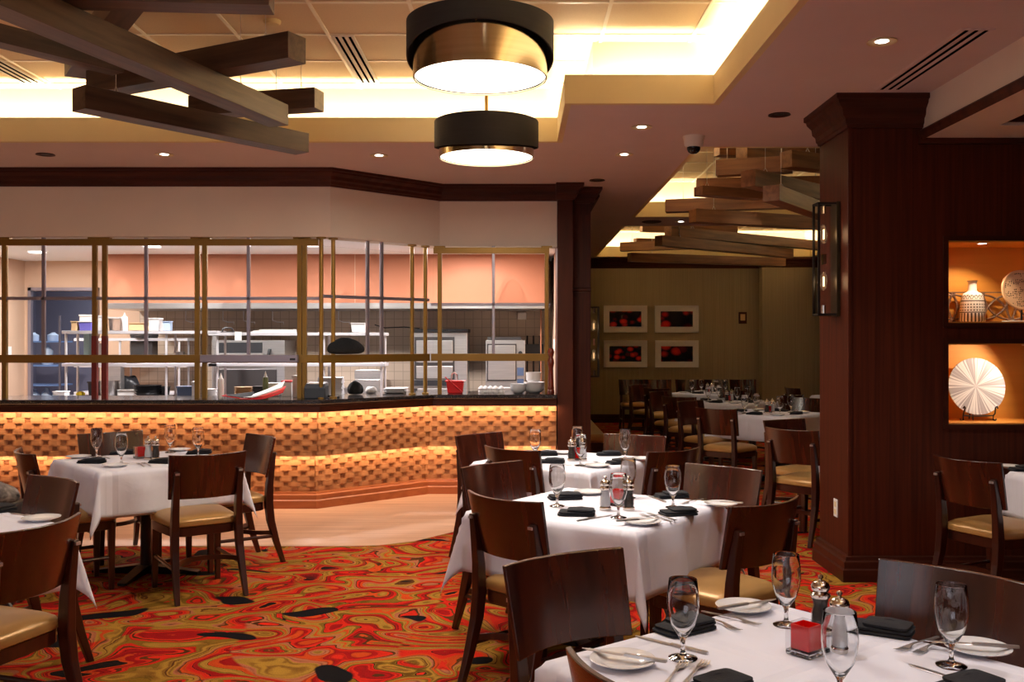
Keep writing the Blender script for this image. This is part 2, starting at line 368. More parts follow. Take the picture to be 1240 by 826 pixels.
def picture_mat(seed):
    m = mat('print_red_leaves', lin(20, 8, 8), 0.25); N, L, B = nodes(m)
    tc = N.new('ShaderNodeTexCoord'); mp = N.new('ShaderNodeMapping'); mp.inputs['Location'].default_value = (seed * 3.7, seed, seed * 1.3); mp.inputs['Scale'].default_value = (1, 1, 1.3)
    n = N.new('ShaderNodeTexVoronoi'); n.inputs['Scale'].default_value = (4.5, 6.5, 5, 8)[seed % 4]; n.inputs['Randomness'].default_value = 1
    L.new(tc.outputs['Object'], mp.inputs[0]); L.new(mp.outputs[0], n.inputs[0])
    r = ramp(N, [(0.0, lin(236, 60, 30)), (0.35, lin(200, 34, 22)), (0.5, lin(70, 12, 10)), (0.62, lin(14, 9, 10))])
    L.new(n.outputs['Distance'], r.inputs[0])
    s2 = ramp(N, [(0.2, (0.15, 0.12, 0.12, 1)), (0.35, (1, 1, 1, 1))]); sp = N.new('ShaderNodeSeparateColor'); L.new(n.outputs['Color'], sp.inputs[0]); L.new(sp.outputs[0], s2.inputs[0])
    mm = N.new('ShaderNodeMix'); mm.data_type = 'RGBA'; mm.blend_type = 'MULTIPLY'; mm.inputs[0].default_value = 1
    L.new(r.outputs[0], mm.inputs[6]); L.new(s2.outputs[0], mm.inputs[7]); L.new(mm.outputs[2], B.inputs['Base Color']); return m
# ------------------------------------------------------------------ the room shell
BARP = [(-6.6, 8.92), (-1.845, 8.92), (-0.896, 9.78), (0.407, 9.78)]
BULK = [(-6.6, 8.90), (-1.72, 8.90), (-0.784, 9.83), (0.407, 9.83)]
SOF = 3.13; CEIL = 3.60
for pts, z, d in ((BARP, 0.895, 0.105), (BARP, 0.48, -0.03)):
    q = offp(pts, d)
    for a, b in zip(q[:-1], q[1:]):
        nx, ny = (b[1]-a[1]), -(b[0]-a[0]); L = hypot(nx, ny)
        k = 3.7 if z > 0.6 else 3.2
        strip(a[0], a[1], b[0], b[1], z, k, AMBER, (-nx/L*0.35, -ny/L*0.35, -1), 0.05)

struct(MB().box(-6.8, 7.0, -3.2, 18.8, -0.1, 0.0).build('floor', M_carpet))
walk = [(-6.7, 7.30), (-1.30, 7.30), (-1.05, 7.33), (-0.80, 7.48), (-0.45, 7.93), (-0.15, 8.12), (0.15, 8.18), (0.76, 8.2), (0.76, 9.9), (-0.7, 10.2), (-6.7, 10.2)]
struct(MB().prism(walk, -0.05, 0.003).build('floor_walkway', M_woodfloor))

struct(MB().box(-6.6, 0.5, 9.95, 15, 0.0, 0.004).build('floor_kitchen', mat('kitchen_floor', lin(190, 182, 176), .5)))
# lowered ceiling with three trays cut out
hx = sorted({-6.8, 7.0, -5.2, 0.33, 1.32, 1.49, 1.47, 5.5}); hy = sorted({-3.2, -1.5, 6.44, 7.67, 7.9, 8.9, 9.9, 12.31, 13.3, 18.1, 18.8})
def hole(x, y):
    return (-5.2 < x < 1.32 and -1.5 < y < 6.44) or (-5.2 < x < 0.33 and 6.44 < y < 7.67) or (1.49 < x < 5.5 and 7.9 < y < 12.31) or (1.47 < x < 5.5 and 13.3 < y < 18.1)
b = MB()
for x0, x1 in zip(hx[:-1], hx[1:]):
    for y0, y1 in zip(hy[:-1], hy[1:]):
        if not hole((x0+x1)/2, (y0+y1)/2): b.box(x0, x1, y0, y1, SOF, SOF + 0.03)
struct(b.build('ceiling_soffit', M_soffit))
# lips of the coves
def lip(poly, name):
    rings = []
    prof = [(-0.012, SOF - 0.002), (0.03, SOF - 0.002), (0.03, 3.32), (-0.012, 3.32)]
    n = len(poly); ext = poly + [poly[0], poly[1]]
    vs = []; fs = []
    for i in range(n):
        tri = [ext[(i-1) % n], ext[i], ext[(i+1) % n]]
        for d, z in prof:
            q = offp(tri, d)[1]; vs.append((q[0], q[1], z))
    for i in range(n):
        j = (i + 1) % n
        for k in range(4): fs.append((i*4+k, i*4+(k+1) % 4, j*4+(k+1) % 4, j*4+k))
    m = MB(); m.add(vs, fs); return struct(m.build(name, M_cream))
T_A = [(-5.2, -1.5), (1.32, -1.5), (1.32, 6.44), (0.33, 6.44), (0.33, 7.67), (-5.2, 7.67)]
T_B = [(1.49, 7.9), (5.5, 7.9), (5.5, 12.31), (1.49, 12.31)]
T_C = [(1.47, 13.3), (5.5, 13.3), (5.5, 18.1), (1.47, 18.1)]
for i, t in enumerate((T_A, T_B, T_C)):
    lip(t, 'trim_%d' % (i + 1))
    m = MB(); n = len(t)
    for k in range(n):
        tri = [t[(k-1) % n], t[k], t[(k+1) % n]]; tr2 = [t[k], t[(k+1) % n], t[(k+2) % n]]
        a = offp(tri, 0.19)[1]; c = offp(tr2, 0.19)[1]; a2 = offp(tri, 0.23)[1]; c2 = offp(tr2, 0.23)[1]
        m.add([(a[0],a[1],SOF+.03),(c[0],c[1],SOF+.03),(c2[0],c2[1],SOF+.03),(a2[0],a2[1],SOF+.03),(a[0],a[1],CEIL),(c[0],c[1],CEIL),(c2[0],c2[1],CEIL),(a2[0],a2[1],CEIL)],
              [(0,3,2,1),(4,5,6,7),(0,1,5,4),(1,2,6,5),(2,3,7,6),(3,0,4,7)])
    struct(m.build('wall_cove_%d' % (i + 1), M_white))
struct(MB().box(-6.8, 7.0, -3.2, 18.8, CEIL, CEIL + 0.05).build('ceiling', M_tile))
# T-bar grid of the tiles: a raised reveal between tiles
b = MB(); g = 0.6105
x = -1.262 - g * 7
while x < 1.45:
    b.box(x - 0.012, x + 0.012, -1.6, 7.86, CEIL - 0.006, CEIL); x += g
y = 6.464 - g * 13
while y < 7.8:
    b.box(-5.4, 1.5 if y < 6.6 else 0.5, y - 0.012, y + 0.012, CEIL - 0.0065, CEIL); y += g
for (x0, y0, x1, y1) in ((1.3, 7.75, 5.7, 12.5), (1.3, 13.1, 5.7, 18.3)):
    x = x0 + 0.35
    while x < x1: b.box(x - 0.012, x + 0.012, y0, y1, CEIL - 0.006, CEIL); x += g
    y = y0 + 0.3
    while y < y1: b.box(x0, x1, y - 0.012, y + 0.012, CEIL - 0.0065, CEIL); y += g
struct(b.build('ceiling_grid', M_tbar))

# outer walls
struct(MB().box(-6.8, -6.6, -3.2, 8.9, 0, SOF).build('wall_left', M_bulk))
struct(MB().box(-6.8, -6.1, -3.2, -3.0, 0, SOF).box(0.9, 7.0, -3.2, -3.0, 0, SOF).box(-6.1, 0.9, -3.2, -3.0, 0, .7).box(-6.1, 0.9, -3.2, -3.0, 2.7, SOF).build('wall_behind', M_bulk))
b = MB()
for k in range(6): b.box(-6.1 + k*1.4 - .03, -6.1 + k*1.4 + .03, -3.14, -3.06, .7, 2.7)
b.box(-6.1, .9, -3.14, -3.06, .7, .76).box(-6.1, .9, -3.14, -3.06, 2.64, 2.7)
struct(b.build('window_1', M_basedark))
struct(MB().box(6.7, 7.0, -3.0, 18.6, 0, SOF).build('wall_far_right', M_panel))
struct(MB().box(0.45, 4.6, 18.4, 18.7, 0, SOF).box(4.6, 6.8, 18.15, 18.7, 0, SOF).build('wall_far', M_farwall))
struct(MB().box(0.60, 0.76, 10.3, 18.4, 0, SOF).build('wall_divider', M_farwall))
CROWN = [(0.0, 2.97), (0.012, 2.97), (0.018, 2.985), (0.026, 2.99), (0.03, 3.015), (0.05, 3.03), (0.055, 3.06), (0.085, 3.085), (0.09, 3.10), (0.105, 3.105), (0.105, SOF), (0.0, SOF)]
BASE = [(0.0, 0.0), (0.055, 0.0), (0.055, 0.075), (0.045, 0.085), (0.045, 0.125), (0.03, 0.135), (0.026, 0.155), (0.0, 0.16)]
def off(prof, dz): return [(d, z + dz) for d, z in prof]
struct(MB().sweep([(0, 2.93)] + [(d * 1.1 + 0.005, z) for d, z in off(CROWN, -0.02)] + [(0, SOF - .02)], [(0.76, 10.3), (0.76, 18.4), (4.6, 18.4), (4.6, 18.15), (6.7, 18.15)]).build('trim_far_crown', M_crown))
struct(MB().sweep(BASE, [(0.76, 10.3), (0.76, 18.4), (4.6, 18.4), (4.6, 18.15), (6.7, 18.15)]).build('baseboard_far', M_basedark))

# bulkhead over the kitchen pass, its crown
struct(MB().sweep([(0, 2.51), (0, SOF), (-0.22, SOF), (-0.22, 2.51)], BULK).build('wall_bulkhead', M_bulk))
struct(MB().sweep(CROWN, BULK).build('trim_bulkhead_crown', M_crown))
# wooden pilaster and column at the end of the bar
struct(MB().box(0.407, 0.562, 9.74, 10.3, 0, SOF - 0.003).build('wall_pilaster', M_trimwood))
struct(MB().box(0.562, 0.764, 10.02, 10.4, 0, SOF - 0.003).box(0.575, 0.752, 10.005, 10.02, 0.2, 2.0).box(0.575, 0.752, 10.005, 10.02, 2.05, 2.85).build('wall_column', M_panel))
struct(MB().sweep(CROWN, [(0.39, 9.735), (0.565, 9.735), (0.565, 10.0)]).build('trim_pilaster_crown', M_crown))
struct(MB().sweep(CROWN, [(0.56, 10.015), (0.77, 10.015), (0.77, 10.4)]).build('trim_column_crown', M_crown))
struct(MB().sweep(BASE, [(0.407, 9.735), (0.562, 9.735), (0.562, 10.01), (0.77, 10.01), (0.77, 10.4)]).build('baseboard_column', M_basedark))
struct(MB().sweep([(0, 2.06), (0.02, 2.07), (0.02, 2.09), (0, 2.1)], [(0.562, 10.005), (0.764, 10.005)]).build('trim_column_band', M_crown))

# mahogany pillar and niche wall on the right
NX0, NX1 = 2.79, 4.5
W = MB().box(2.15, NX0, 6.27, 6.87, 0, SOF - .002).box(NX1, 6.7, 6.27, 6.87, 0, SOF - .002).box(NX0, NX1, 6.27, 6.87, 2.20, SOF - .002)
W.box(NX0, NX1, 6.27, 6.87, 1.534, 1.667).box(NX0, NX1, 6.27, 6.87, 0, 1.01).box(NX0, NX1, 6.67, 6.87, 1.01, 2.2)
struct(W.build('wall_right', M_panel))
b = MB()
for z0, z1 in ((1.667, 2.20), (1.01, 1.534)):
    b.box(NX0, NX0 + .008, 6.275, 6.67, z0, z1).box(NX1 - .008, NX1, 6.275, 6.67, z0, z1).box(NX0, NX1, 6.662, 6.67, z0, z1)
    b.box(NX0, NX1, 6.275, 6.67, z1 - .008, z1).box(NX0, NX1, 6.275, 6.67, z0, z0 + .008)
struct(b.build('wall_niche_lining', M_niche))
b = MB()
for z0, z1 in ((1.667, 2.20), (1.01, 1.534)):
    b.box(NX0 - .03, NX0, 6.255, 6.27, z0 - .03, z1 + .03).box(NX1, NX1 + .03, 6.255, 6.27, z0 - .03, z1 + .03).box(NX0, NX1, 6.255, 6.27, z1, z1 + .03).box(NX0, NX1, 6.255, 6.27, z0 - .03, z0)
struct(b.build('trim_niche_frame', M_basedark))
struct(MB().box(2.142, 2.17, 6.262, 6.29, 0.15, 2.98).build('trim_pillar_corner', M_panel, bevel=.004))
PB = [(2.15, 6.87), (2.15, 6.27), (6.7, 6.27)]
struct(MB().sweep(BASE, PB).build('baseboard_right', M_basedark))
struct(MB().sweep([(d * 1.1, 2.93 + (z - 2.97) * 1.25) for d, z in CROWN], [(2.15, 6.87), (2.15, 6.27), (2.627, 6.27)]).build('trim_pillar_crown', M_crown))

# dropped ceiling box on the right with its recess
DB = MB().box(2.627, 2.66, -2.5, 6.269, 2.88, SOF)
struct(DB.build('ceiling_drop_face', M_bulk))
struct(MB().box(2.627, 2.93, -2.5, 6.269, 2.86, 2.88).box(2.93, 6.7, 5.88, 6.269, 2.86, 2.88).build('ceiling_drop', M_bulk))
struct(MB().box(2.93, 6.7, -2.5, 5.88, 3.02, 3.04).box(2.93, 2.95, -2.5, 5.88, 2.88, 3.02).box(2.93, 6.7, 5.86, 5.88, 2.88, 3.02).build('ceiling_recess', M_trimwood))
struct(MB().sweep([(0, 2.855), (0.012, 2.85), (0.03, 2.875), (0.035, 2.90), (0.02, 2.915), (0, 2.92)], [(2.627, 6.26), (2.627, -2.5)]).build('trim_drop', M_crown))
struct(MB().box(2.6, 6.7, 6.235, 6.27, 2.825, 2.86).build('trim_drop_wall', M_crown))

# kitchen shell
struct(MB().prism([(-6.7, 9.05), (-1.75, 9.05), (-0.85, 9.97), (0.5, 9.97), (0.5, 12.8), (-6.7, 12.8)], 2.6, 2.62).build('ceiling_kitchen', M_kceil))
b = MB().box(-6.7, -6.40, 12.7, 12.8, 0, 2.6).box(-6.40, -5.48, 12.7, 12.8, 2.21, 2.6).box(-5.48, -4.95, 12.7, 12.8, 0, 2.6)
struct(b.build('wall_kitchen_back', M_kwall))
struct(MB().box(-4.95, 0.5, 12.7, 12.8, 0, 2.6).build('wall_kitchen_tiled', M_ktile))
struct(MB().box(-6.6, -6.46, 8.95, 12.7, 0, 2.6).build('wall_kitchen_left', M_kwall))
struct(MB().box(0.45, 0.60, 10.3, 18.4, 0, 2.62).box(0.45, 0.5, 9.95, 10.3, 0, 2.62).build('wall_kitchen_right', M_kwall))
M_back = mat('back_room_paint', lin(132, 128, 146), 0.7)
struct(MB().box(-7.4, -4.4, 14.9, 15.0, 0, 2.7).box(-7.5, -7.4, 12.8, 15, 0, 2.7).box(-4.5, -4.4, 12.8, 15, 0, 2.7).box(-7.5, -4.4, 12.8, 15, 2.65, 2.7).build('wall_back_room', M_back))
struct(MB().box(-6.40, -6.36, 12.66, 12.72, 0, 2.25).box(-5.52, -5.48, 12.66, 12.72, 0, 2.25).box(-6.40, -5.48, 12.66, 12.72, 2.21, 2.25).build('trim_door_frame', M_greymetal))

# ceiling fittings ---------------------------------------------------------
def downlight(px, D, label, power=0, zc=SOF, r=0.055, xx=None, angle=95, lit=True, soft=0.04):
    x = X(px, D) if xx is None else xx
    t = thing('downlight', label, 'ceiling light', (x, D, zc), 0, 'recessed downlights')
    MB().lathe([(r, 0.0), (r * 1.35, 0.0), (r * 1.42, -0.006), (r * 1.0, -0.004), (r * 0.92, -0.001), (r * 0.6, -0.0005)], n=24, cap0=False, cap1=False).build('trim_ring', M_cream if lit else M_basedark, t, True)
    MB().lathe([(r * 0.62, -0.002), (0.001, -0.002)], n=20, cap0=False, cap1=True).build('lens', M_dl if lit else M_black, t)
    if power:
        s = spot('downlight_beam', (x, D, zc - 0.02), power, NEUT, angle, 0.7, size=soft)
    return t
downlight(199, 8.19, 'recessed downlight in the rose soffit above the left end of the woven bar', 40)
downlight(459, 8.23, 'recessed downlight in the rose soffit to the left of the smaller drum pendant', 40)
downlight(756, 8.19, 'recessed downlight in the rose soffit, the farther of two right of the smaller drum pendant', 35)
downlight(777, 7.14, 'recessed downlight in the rose soffit just below the stepped cream cove corner', 60)
downlight(1068, 5.10, 'recessed downlight beside the slotted air grille at upper right', 60)
downlight(824.4, 12.8, 'small lit downlight in the strip between the two far ceiling trays', 14)
downlight(55, 8.19, 'dark unlit recessed fitting in the rose soffit at far left', 0, lit=False)
downlight(723, 9.5, 'dark unlit recessed fitting beside the crown of the dark column', 0, lit=False)
downlight(876, 6.75, 'dark unlit recessed fitting near the top of the mahogany pillar', 0, xx=1.83, lit=False)
t = thing('ceiling_speaker', 'round flat ceiling speaker in the strip between the far trays', 'speaker', (X(789, 12.8), 12.8, SOF))
MB().lathe([(0.13, 0), (0.13, -0.008), (0.115, -0.012), (0.11, -0.008), (0.001, -0.008)], n=32, cap0=False).build('grille', M_basedark, t, True)
t = thing('dome_camera', 'white security camera with black dome under the soffit', 'security camera', (X(840, 7.47), 7.47, SOF))
MB().lathe([(0.085, 0), (0.085, -0.01), (0.078, -0.03), (0.072, -0.07), (0.06, -0.085), (0.05, -0.085)], n=32, cap0=False, cap1=True).build('housing', M_white, t, True)
MB().lathe([(0.052, -0.084), (0.05, -0.105), (0.04, -0.122), (0.022, -0.134), (0.001, -0.137)], n=32, cap0=False).build('dome', mat('dome_black', lin(10, 10, 10), .08), t, True)
t = thing('smoke_detector', 'small round smoke detector on the tiled ceiling', 'smoke detector', (-1.565, 6.19, CEIL))
MB().lathe([(0.055, 0), (0.055, -0.012), (0.045, -0.026), (0.02, -0.03), (0.001, -0.03)], n=24, cap0=False).build('cover', M_cream, t, True)
def slot(x0, x1, y0, y1, z, label, nslot, mbody, deep=0.012):
    t = thing('air_diffuser', label, 'air vent', ((x0+x1)/2, (y0+y1)/2, z))
    w_, l_ = (x1-x0)/2, (y1-y0)/2
    MB().box(-w_, w_, -l_, l_, -0.004, 0).build('frame', mbody, t)
    b2 = MB()
    for i in range(nslot):
        cx = -w_ + (2*w_) * (i + 0.75) / (nslot + 0.5); b2.box(cx - w_*.10, cx + w_*.10, -l_ + .02, l_ - .02, -0.0065, -0.0042)
    b2.build('slot', M_void, t)
    b3 = MB()
    for i in range(nslot + 1):
        cx = -w_ + (2*w_) * (i + 0.25) / (nslot + 0.5); b3.box(cx - w_*.10, cx + w_*.10, -l_, l_, -0.008, -0.004)
    b3.build('blade', M_white if mbody is M_white else mbody, t)
slot(-1.246, -1.088, 6.47, 7.66, CEIL - .006, 'white linear air diffuser in the tiled ceiling left of the big pendant', 3, M_white)
slot(-3.92, -3.74, 6.47, 7.66, CEIL - .006, 'white linear air diffuser in the tiled ceiling at far left', 3, M_white)
slot(2.245, 2.42, 4.89, 6.08, SOF, 'three slot air grille in the soffit before the mahogany pillar', 3, M_soffit)

# lighting of the dining room: rows of downlights on past the frame edge
for i, (x, y, pw) in enumerate(((1.9, 3.6, 30), (1.9, 1.9, 34), (1.9, 0.2, 30), (3.9, 2.2, 0))):
    if pw: downlight(0, y, 'recessed downlight in the soffit above the nearest tables', pw, xx=x)
for x, y, pw in ((-3.7, 5.2, 90), (-2.1, 2.6, 80), (0.1, 3.1, 88), (0.4, 5.4, 75), (0.9, 0.9, 60), (-3.2, 0.2, 60)):
    downlight(0, y, 'recessed downlight in the tiled ceiling over the dining tables', pw, CEIL - 0.001, xx=x, angle=80)
for x, y, pw in ((2.6, 10.0, 36), (3.3, 15.0, 38)):
    downlight(0, y, 'recessed downlight above the far dining tables', pw, CEIL - 0.001, xx=x, angle=70)
# kitchen fittings light the kitchen
for x, y, pw, lb in ((-5.6, 11.3, 70, 'left'), (-4.0, 10.6, 92, 'centre left'), (-2.2, 10.5, 92, 'centre'), (-0.5, 10.9, 84, 'right')):
    t = thing('kitchen_light', 'small recessed light in the kitchen ceiling, %s' % lb, 'ceiling light', (x, y, 2.6), 0, 'kitchen ceiling lights')
    MB().box(-.09, .09, -.09, .09, -.006, 0).build('frame', M_white, t); MB().box(-.075, .075, -.075, .075, -.008, -.006).build('lens', emit('kitchen_lens', (1, .97, .95, 1), 8), t)
    area('kitchen_light_beam', (x, y, 2.58), 0.16, 0.16, pw, NEUT)
area('back_room_beam', (-5.9, 13.8, 2.6), 0.8, 0.8, 22, (0.86, 0.9, 1.0))
# ------------------------------------------------------------------ the bar
BAR_FULL = BARP
BARP = [(-6.44, 8.92)] + BARP[1:3] + [(0.395, 9.78)]
bar = thing('bar_counter', 'long angled bar counter with woven wood front and dark granite top', 'bar counter', (0, 0, 0))
M_redreflection = mat('red_reflection', lin(112, 26, 14), .4)  # colour of the red reflection painted on two brass posts
M_weave = grained('weave_strap', lin(192, 136, 90), lin(160, 106, 66), 0.5, (5, 5, 30), 4, bump=0.2)
M_weave2 = grained('weave_cross', lin(150, 96, 58), lin(118, 70, 40), 0.55, (20, 20, 8), 4)
def weave(pts, z0, z1, name, seed):
    rnd = random.Random(seed); b = MB(); rows = max(1, round((z1 - z0) / 0.0525)); h = (z1 - z0) / rows; per = 0.165
    for a, c in zip(pts[:-1], pts[1:]):
        L = hypot(c[0]-a[0], c[1]-a[1]); tx, ty = (c[0]-a[0])/L, (c[1]-a[1])/L; nx, ny = ty, -tx
        n = max(1, round(L / per)); p = L / n
        def q(s, d, z): return (a[0] + tx*s + nx*d, a[1] + ty*s + ny*d, z)
        b.cur = 1; b.add([q(0, -0.004, z0), q(L, -0.004, z0), q(L, -0.004, z1), q(0, -0.004, z1)], [(0, 1, 2, 3)])
        for r_ in range(rows):
            za = z0 + r_*h; zb = za + h; sh = (r_ % 2) * 0.5 * p
            for i in range(-1, n + 1):
                for kind, s0, s1, bul, m0 in ((0, 0.0, 0.70, 0.014, 0.006), (0, 0.70, 1.0, 0.0, -0.001), (1, 0.735, 0.965, 0.007, 0.001)):
                    sa = sh + (i + s0) * p; sb = sh + (i + s1) * p
                    ca, cb = max(sa, 0), min(sb, L)
                    if cb - ca < 0.004: continue
                    jit = rnd.uniform(-.0025, .003); seg = 4; vs = []
                    gz = (0.0008 if kind == 0 else h * 0.24)
                    for j in range(seg + 1):
                        s = ca + (cb-ca) * j / seg; u = (s - sa) / (sb - sa)
                        d = m0 + jit + bul * (4*u*(1-u)) ** 0.6 if kind == 0 and bul else m0 + 0.002 + jit
                        vs += [q(s, d, za + gz), q(s, d, zb - gz), q(s, -0.004, za + gz), q(s, -0.004, zb - gz)]
                    fs = []
                    for j in range(seg):
                        o = 4*j; fs += [(o, o+4, o+5, o+1), (o+1, o+5, o+7, o+3), (o+2, o+6, o+4, o)]
                    fs += [(0, 1, 3, 2), (4*seg, 4*seg+2, 4*seg+3, 4*seg+1)]
                    b.cur = kind; b.add(vs, fs)
    return b.build(name, [M_weave, M_weave2], bar)
weave(offp(BARP, 0.03), 0.49, 0.895, 'upper_woven_panel', 3)
weave(offp(BARP, -0.10), 0.145, 0.49, 'lower_woven_panel', 4)
MB().sweep([(0.025, 0.49), (0.025, 0.90), (-0.10, 0.90), (-0.10, 0.49)], BARP).build('upper_backing', M_basewood, bar)
MB().sweep([(-0.105, 0.0), (-0.105, 0.49), (-0.2, 0.49), (-0.2, 0.0)], BARP).build('lower_backing', M_basewood, bar)
MB().sweep([(-0.11, 0.0), (0.0, 0.0), (0.0, 0.075), (-0.012, 0.085), (-0.012, 0.125), (-0.03, 0.135), (-0.035, 0.148), (-0.1, 0.148)], BARP).build('base_molding', M_basewood, bar)
MB().sweep([(0.10, 0.905), (0.15, 0.905), (0.15, 0.955), (0.16, 0.965), (0.16, 0.975), (-0.5, 0.975), (-0.5, 0.905)], BARP).build('apron', M_basedark, bar)
MB().sweep([(0.18, 0.975), (0.19, 0.985), (0.19, 1.007), (0.18, 1.017), (-0.55, 1.017), (-0.55, 0.975)], BARP).build('countertop', M_granite, bar)
MB().sweep([(-0.5, 0.005), (-0.5, 0.97), (-0.54, 0.97), (-0.54, 0.0)], BARP).build('kitchen_side_panel', M_stainless, bar)
CT = 1.017

# brass and glass screens standing on the counter --------------------------
def rayx(px, a, b):                                 # where the view line through px meets segment a-b in plan
    k = (px - VX) / F; t = (k * a[1] - a[0]) / ((b[0]-a[0]) - k * (b[1]-a[1])); return (a[0] + (b[0]-a[0])*t, a[1] + (b[1]-a[1])*t)
S0, S1, S2, S3 = (-5.6, 8.98), (-1.77, 8.98), (-0.886, 9.80), (0.38, 9.80)
ZT = 2.51
def screen(a, b, label, brass, rounds, greys, long_greys, toprail, zmid=1.385, x0=None, x1=None, zg=1.945):
    t = thing('brass_screen', label, 'screen', (a[0], a[1], CT), 0, 'brass and glass screens on the bar')
    ang = atan2(b[1]-a[1], b[0]-a[0]); O = Vector((a[0], a[1], CT))
    def loc(px): p = rayx(px, a, b); return p[0]-O.x, p[1]-O.y
    def bar_(p, q, z0, z1, th, name, m):
        L = hypot(q[0]-p[0], q[1]-p[1]); M = Matrix.Translation((p[0], p[1], 0)) @ Matrix.Rotation(ang, 4, 'Z')
        return MB().box(0, L, -th/2, th/2, z0 - CT, z1 - CT, M).build(name, m, t, bevel=.003)
    p0, p1 = loc(x0), loc(x1)
    if toprail: q0, q1 = loc(toprail[0]), loc(toprail[1]); bar_(q0, q1, 2.435, 2.495, 0.045, 'top_rail', M_brass)
    bar_(p0, p1, zmid - 0.037, zmid + 0.037, 0.05, 'mid_rail', M_brass)
    if zg: bar_(p0, p1, zg - 0.015, zg + 0.015, 0.03, 'glass_bar', M_greymetal)
    for px in brass:
        p = loc(px); po = MB().cbox(p[0], p[1], (ZT - 0.02 - CT)/2, 0.042, 0.042, ZT - 0.02 - CT, ang).build('post', M_brass, t, bevel=.003)
        MB().cbox(p[0], p[1], ZT - 0.008 - CT, 0.11, 0.06, 0.016, ang).build('ceiling_plate', M_brass, po)
        if px in (115, 127): MB().cbox(p[0], p[1], .29, 0.046, 0.046, .58, ang).build('red_reflection', M_redreflection, po)  # red box imitates a reflection on the lower post
    for px in rounds:
        p = loc(px); MB().lathe([(0.035, 0.0), (0.035, 0.012), (0.02, 0.016), (0.02, ZT - 0.02 - CT), (0.045, ZT - 0.014 - CT), (0.045, ZT - CT)], (p[0], p[1], 0), 16).build('round_post', M_brassround, t, True)
    for px in greys + long_greys:
        p = loc(px); MB().cbox(p[0], p[1], (zmid + ZT)/2 - CT, 0.03, 0.03, ZT - zmid, ang).build('mullion', M_greymetal, t, bevel=.003)
    M = Matrix.Translation((p0[0], p0[1], 0)) @ Matrix.Rotation(ang, 4, 'Z'); L = hypot(p1[0]-p0[0], p1[1]-p0[1])
    MB().box(0.02, L - 0.02, -0.003, 0.003, zmid + 0.037 - CT, 2.43 - CT, M).build('glass_pane', M_pane, t)
    return t
screen(S0, S1, 'long straight screen of square brass posts and glass at the left of the kitchen pass', [6, 115, 127, 239, 248, 363, 369], [], [53, 177, 301], [], (-60, 386), x0=-60, x1=388)
screen(S1, S2, 'angled screen of round brass posts and glass at the middle of the kitchen pass', [], [389, 403.5, 499, 515], [], [445, 462], None, x0=388, x1=519, zg=1.965)
screen(S2, S3, 'straight screen of brass posts and glass next to the wooden column', [532.5, 662], [], [597.5], [], (525, 665), x0=522, x1=667, zg=1.92)
t = thing('track_housing', 'grey strip housing clipped along the brass mid rail', 'rail housing', (X(301, 8.9), 8.93, 1.352))
MB().box(-0.45, 0.45, -0.03, 0.03, 0, 0.07).build('housing', M_greymetal, t, bevel=.006)
MB().box(0.38, 0.43, -0.033, -0.03, 0.02, 0.04).build('end_mark', M_darkpl, t)

# ------------------------------------------------------------------ kitchen
# hood fascia with steel rim
hood = thing('exhaust_hood', 'long terracotta fronted hood with a steel lower rim across the kitchen', 'hood', (-2.3, 12.1, 1.96))
MB().box(-2.65, 2.68, -0.4, 0.55, 0.05, 0.64).build('fascia', M_orange, hood)
MB().box(-2.67, 2.69, -0.42, 0.56, -0.02, 0.05).build('rim', M_stainless, hood, bevel=.004)
MB().box(0.34, 0.345, -0.403, -0.4, 0.05, 0.64).build('seam', M_kwall, hood)
for px, D in ((147, 11.66), (288, 11.66), (430, 11.66), (621, 11.66)):
    x = X(px, D)
    spot('hood_wash', (x, 11.52, 2.56), 13, NEUT, 40, 1.0, (x, 11.70, 2.0), 0.02)
# shelf units
def shelf_unit(x0, x1, y0, y1, zs, label, posts, th=0.035):
    t = thing('shelf_unit', label, 'shelf', ((x0+x1)/2, (y0+y1)/2, 0))
    cx, cy = (x0+x1)/2, (y0+y1)/2
    for z in zs: MB().box(x0-cx, x1-cx, y0-cy, y1-cy, z - th, z).build('shelf', M_shelfsteel, t, bevel=.004)
    for px in posts:
        for y in (y0 + .03, y1 - .03): MB().lathe([(0.014, 0), (0.014, zs[-1] - th)], (px - cx, y - cy, 0), 10).build('post', M_shelfsteel, t, True)
    return t
xa, xb = X(82, 11.0), X(238, 11.0)
shelf_unit(X(82, 11), X(268, 11), 10.85, 11.2, [0.50, 0.93, 1.30, 1.665], 'steel prep table with two overshelves behind the left of the bar', [X(86, 11), X(206, 11)])
shelf_unit(X(243, 10.9)+.1, X(468, 11), 10.85, 11.2, [0.50, 0.93, 1.30, 1.645], 'steel prep table with overshelves behind the middle of the bar', [X(262, 11)+.05, X(395, 11), X(466, 11)-.02])
shelf_unit(X(96, 12.1), X(232, 12.1), 11.95, 12.35, [0.5, 0.92, 1.26, 1.585], 'rear steel rack below the hood at left', [X(150, 12.1), X(221, 12.1)])
t = thing('prep_counter', 'stainless kitchen counter run behind the bar', 'counter', (-2.6, 10.05, 0))
MB().box(-3.7, 0.5, -0.2, 0.25, 0.88, 0.92).build('worktop', M_shelfsteel, t, bevel=.004); MB().box(-3.7, 0.5, -0.18, 0.23, 0.0, 0.88).build('body', M_stainless, t)

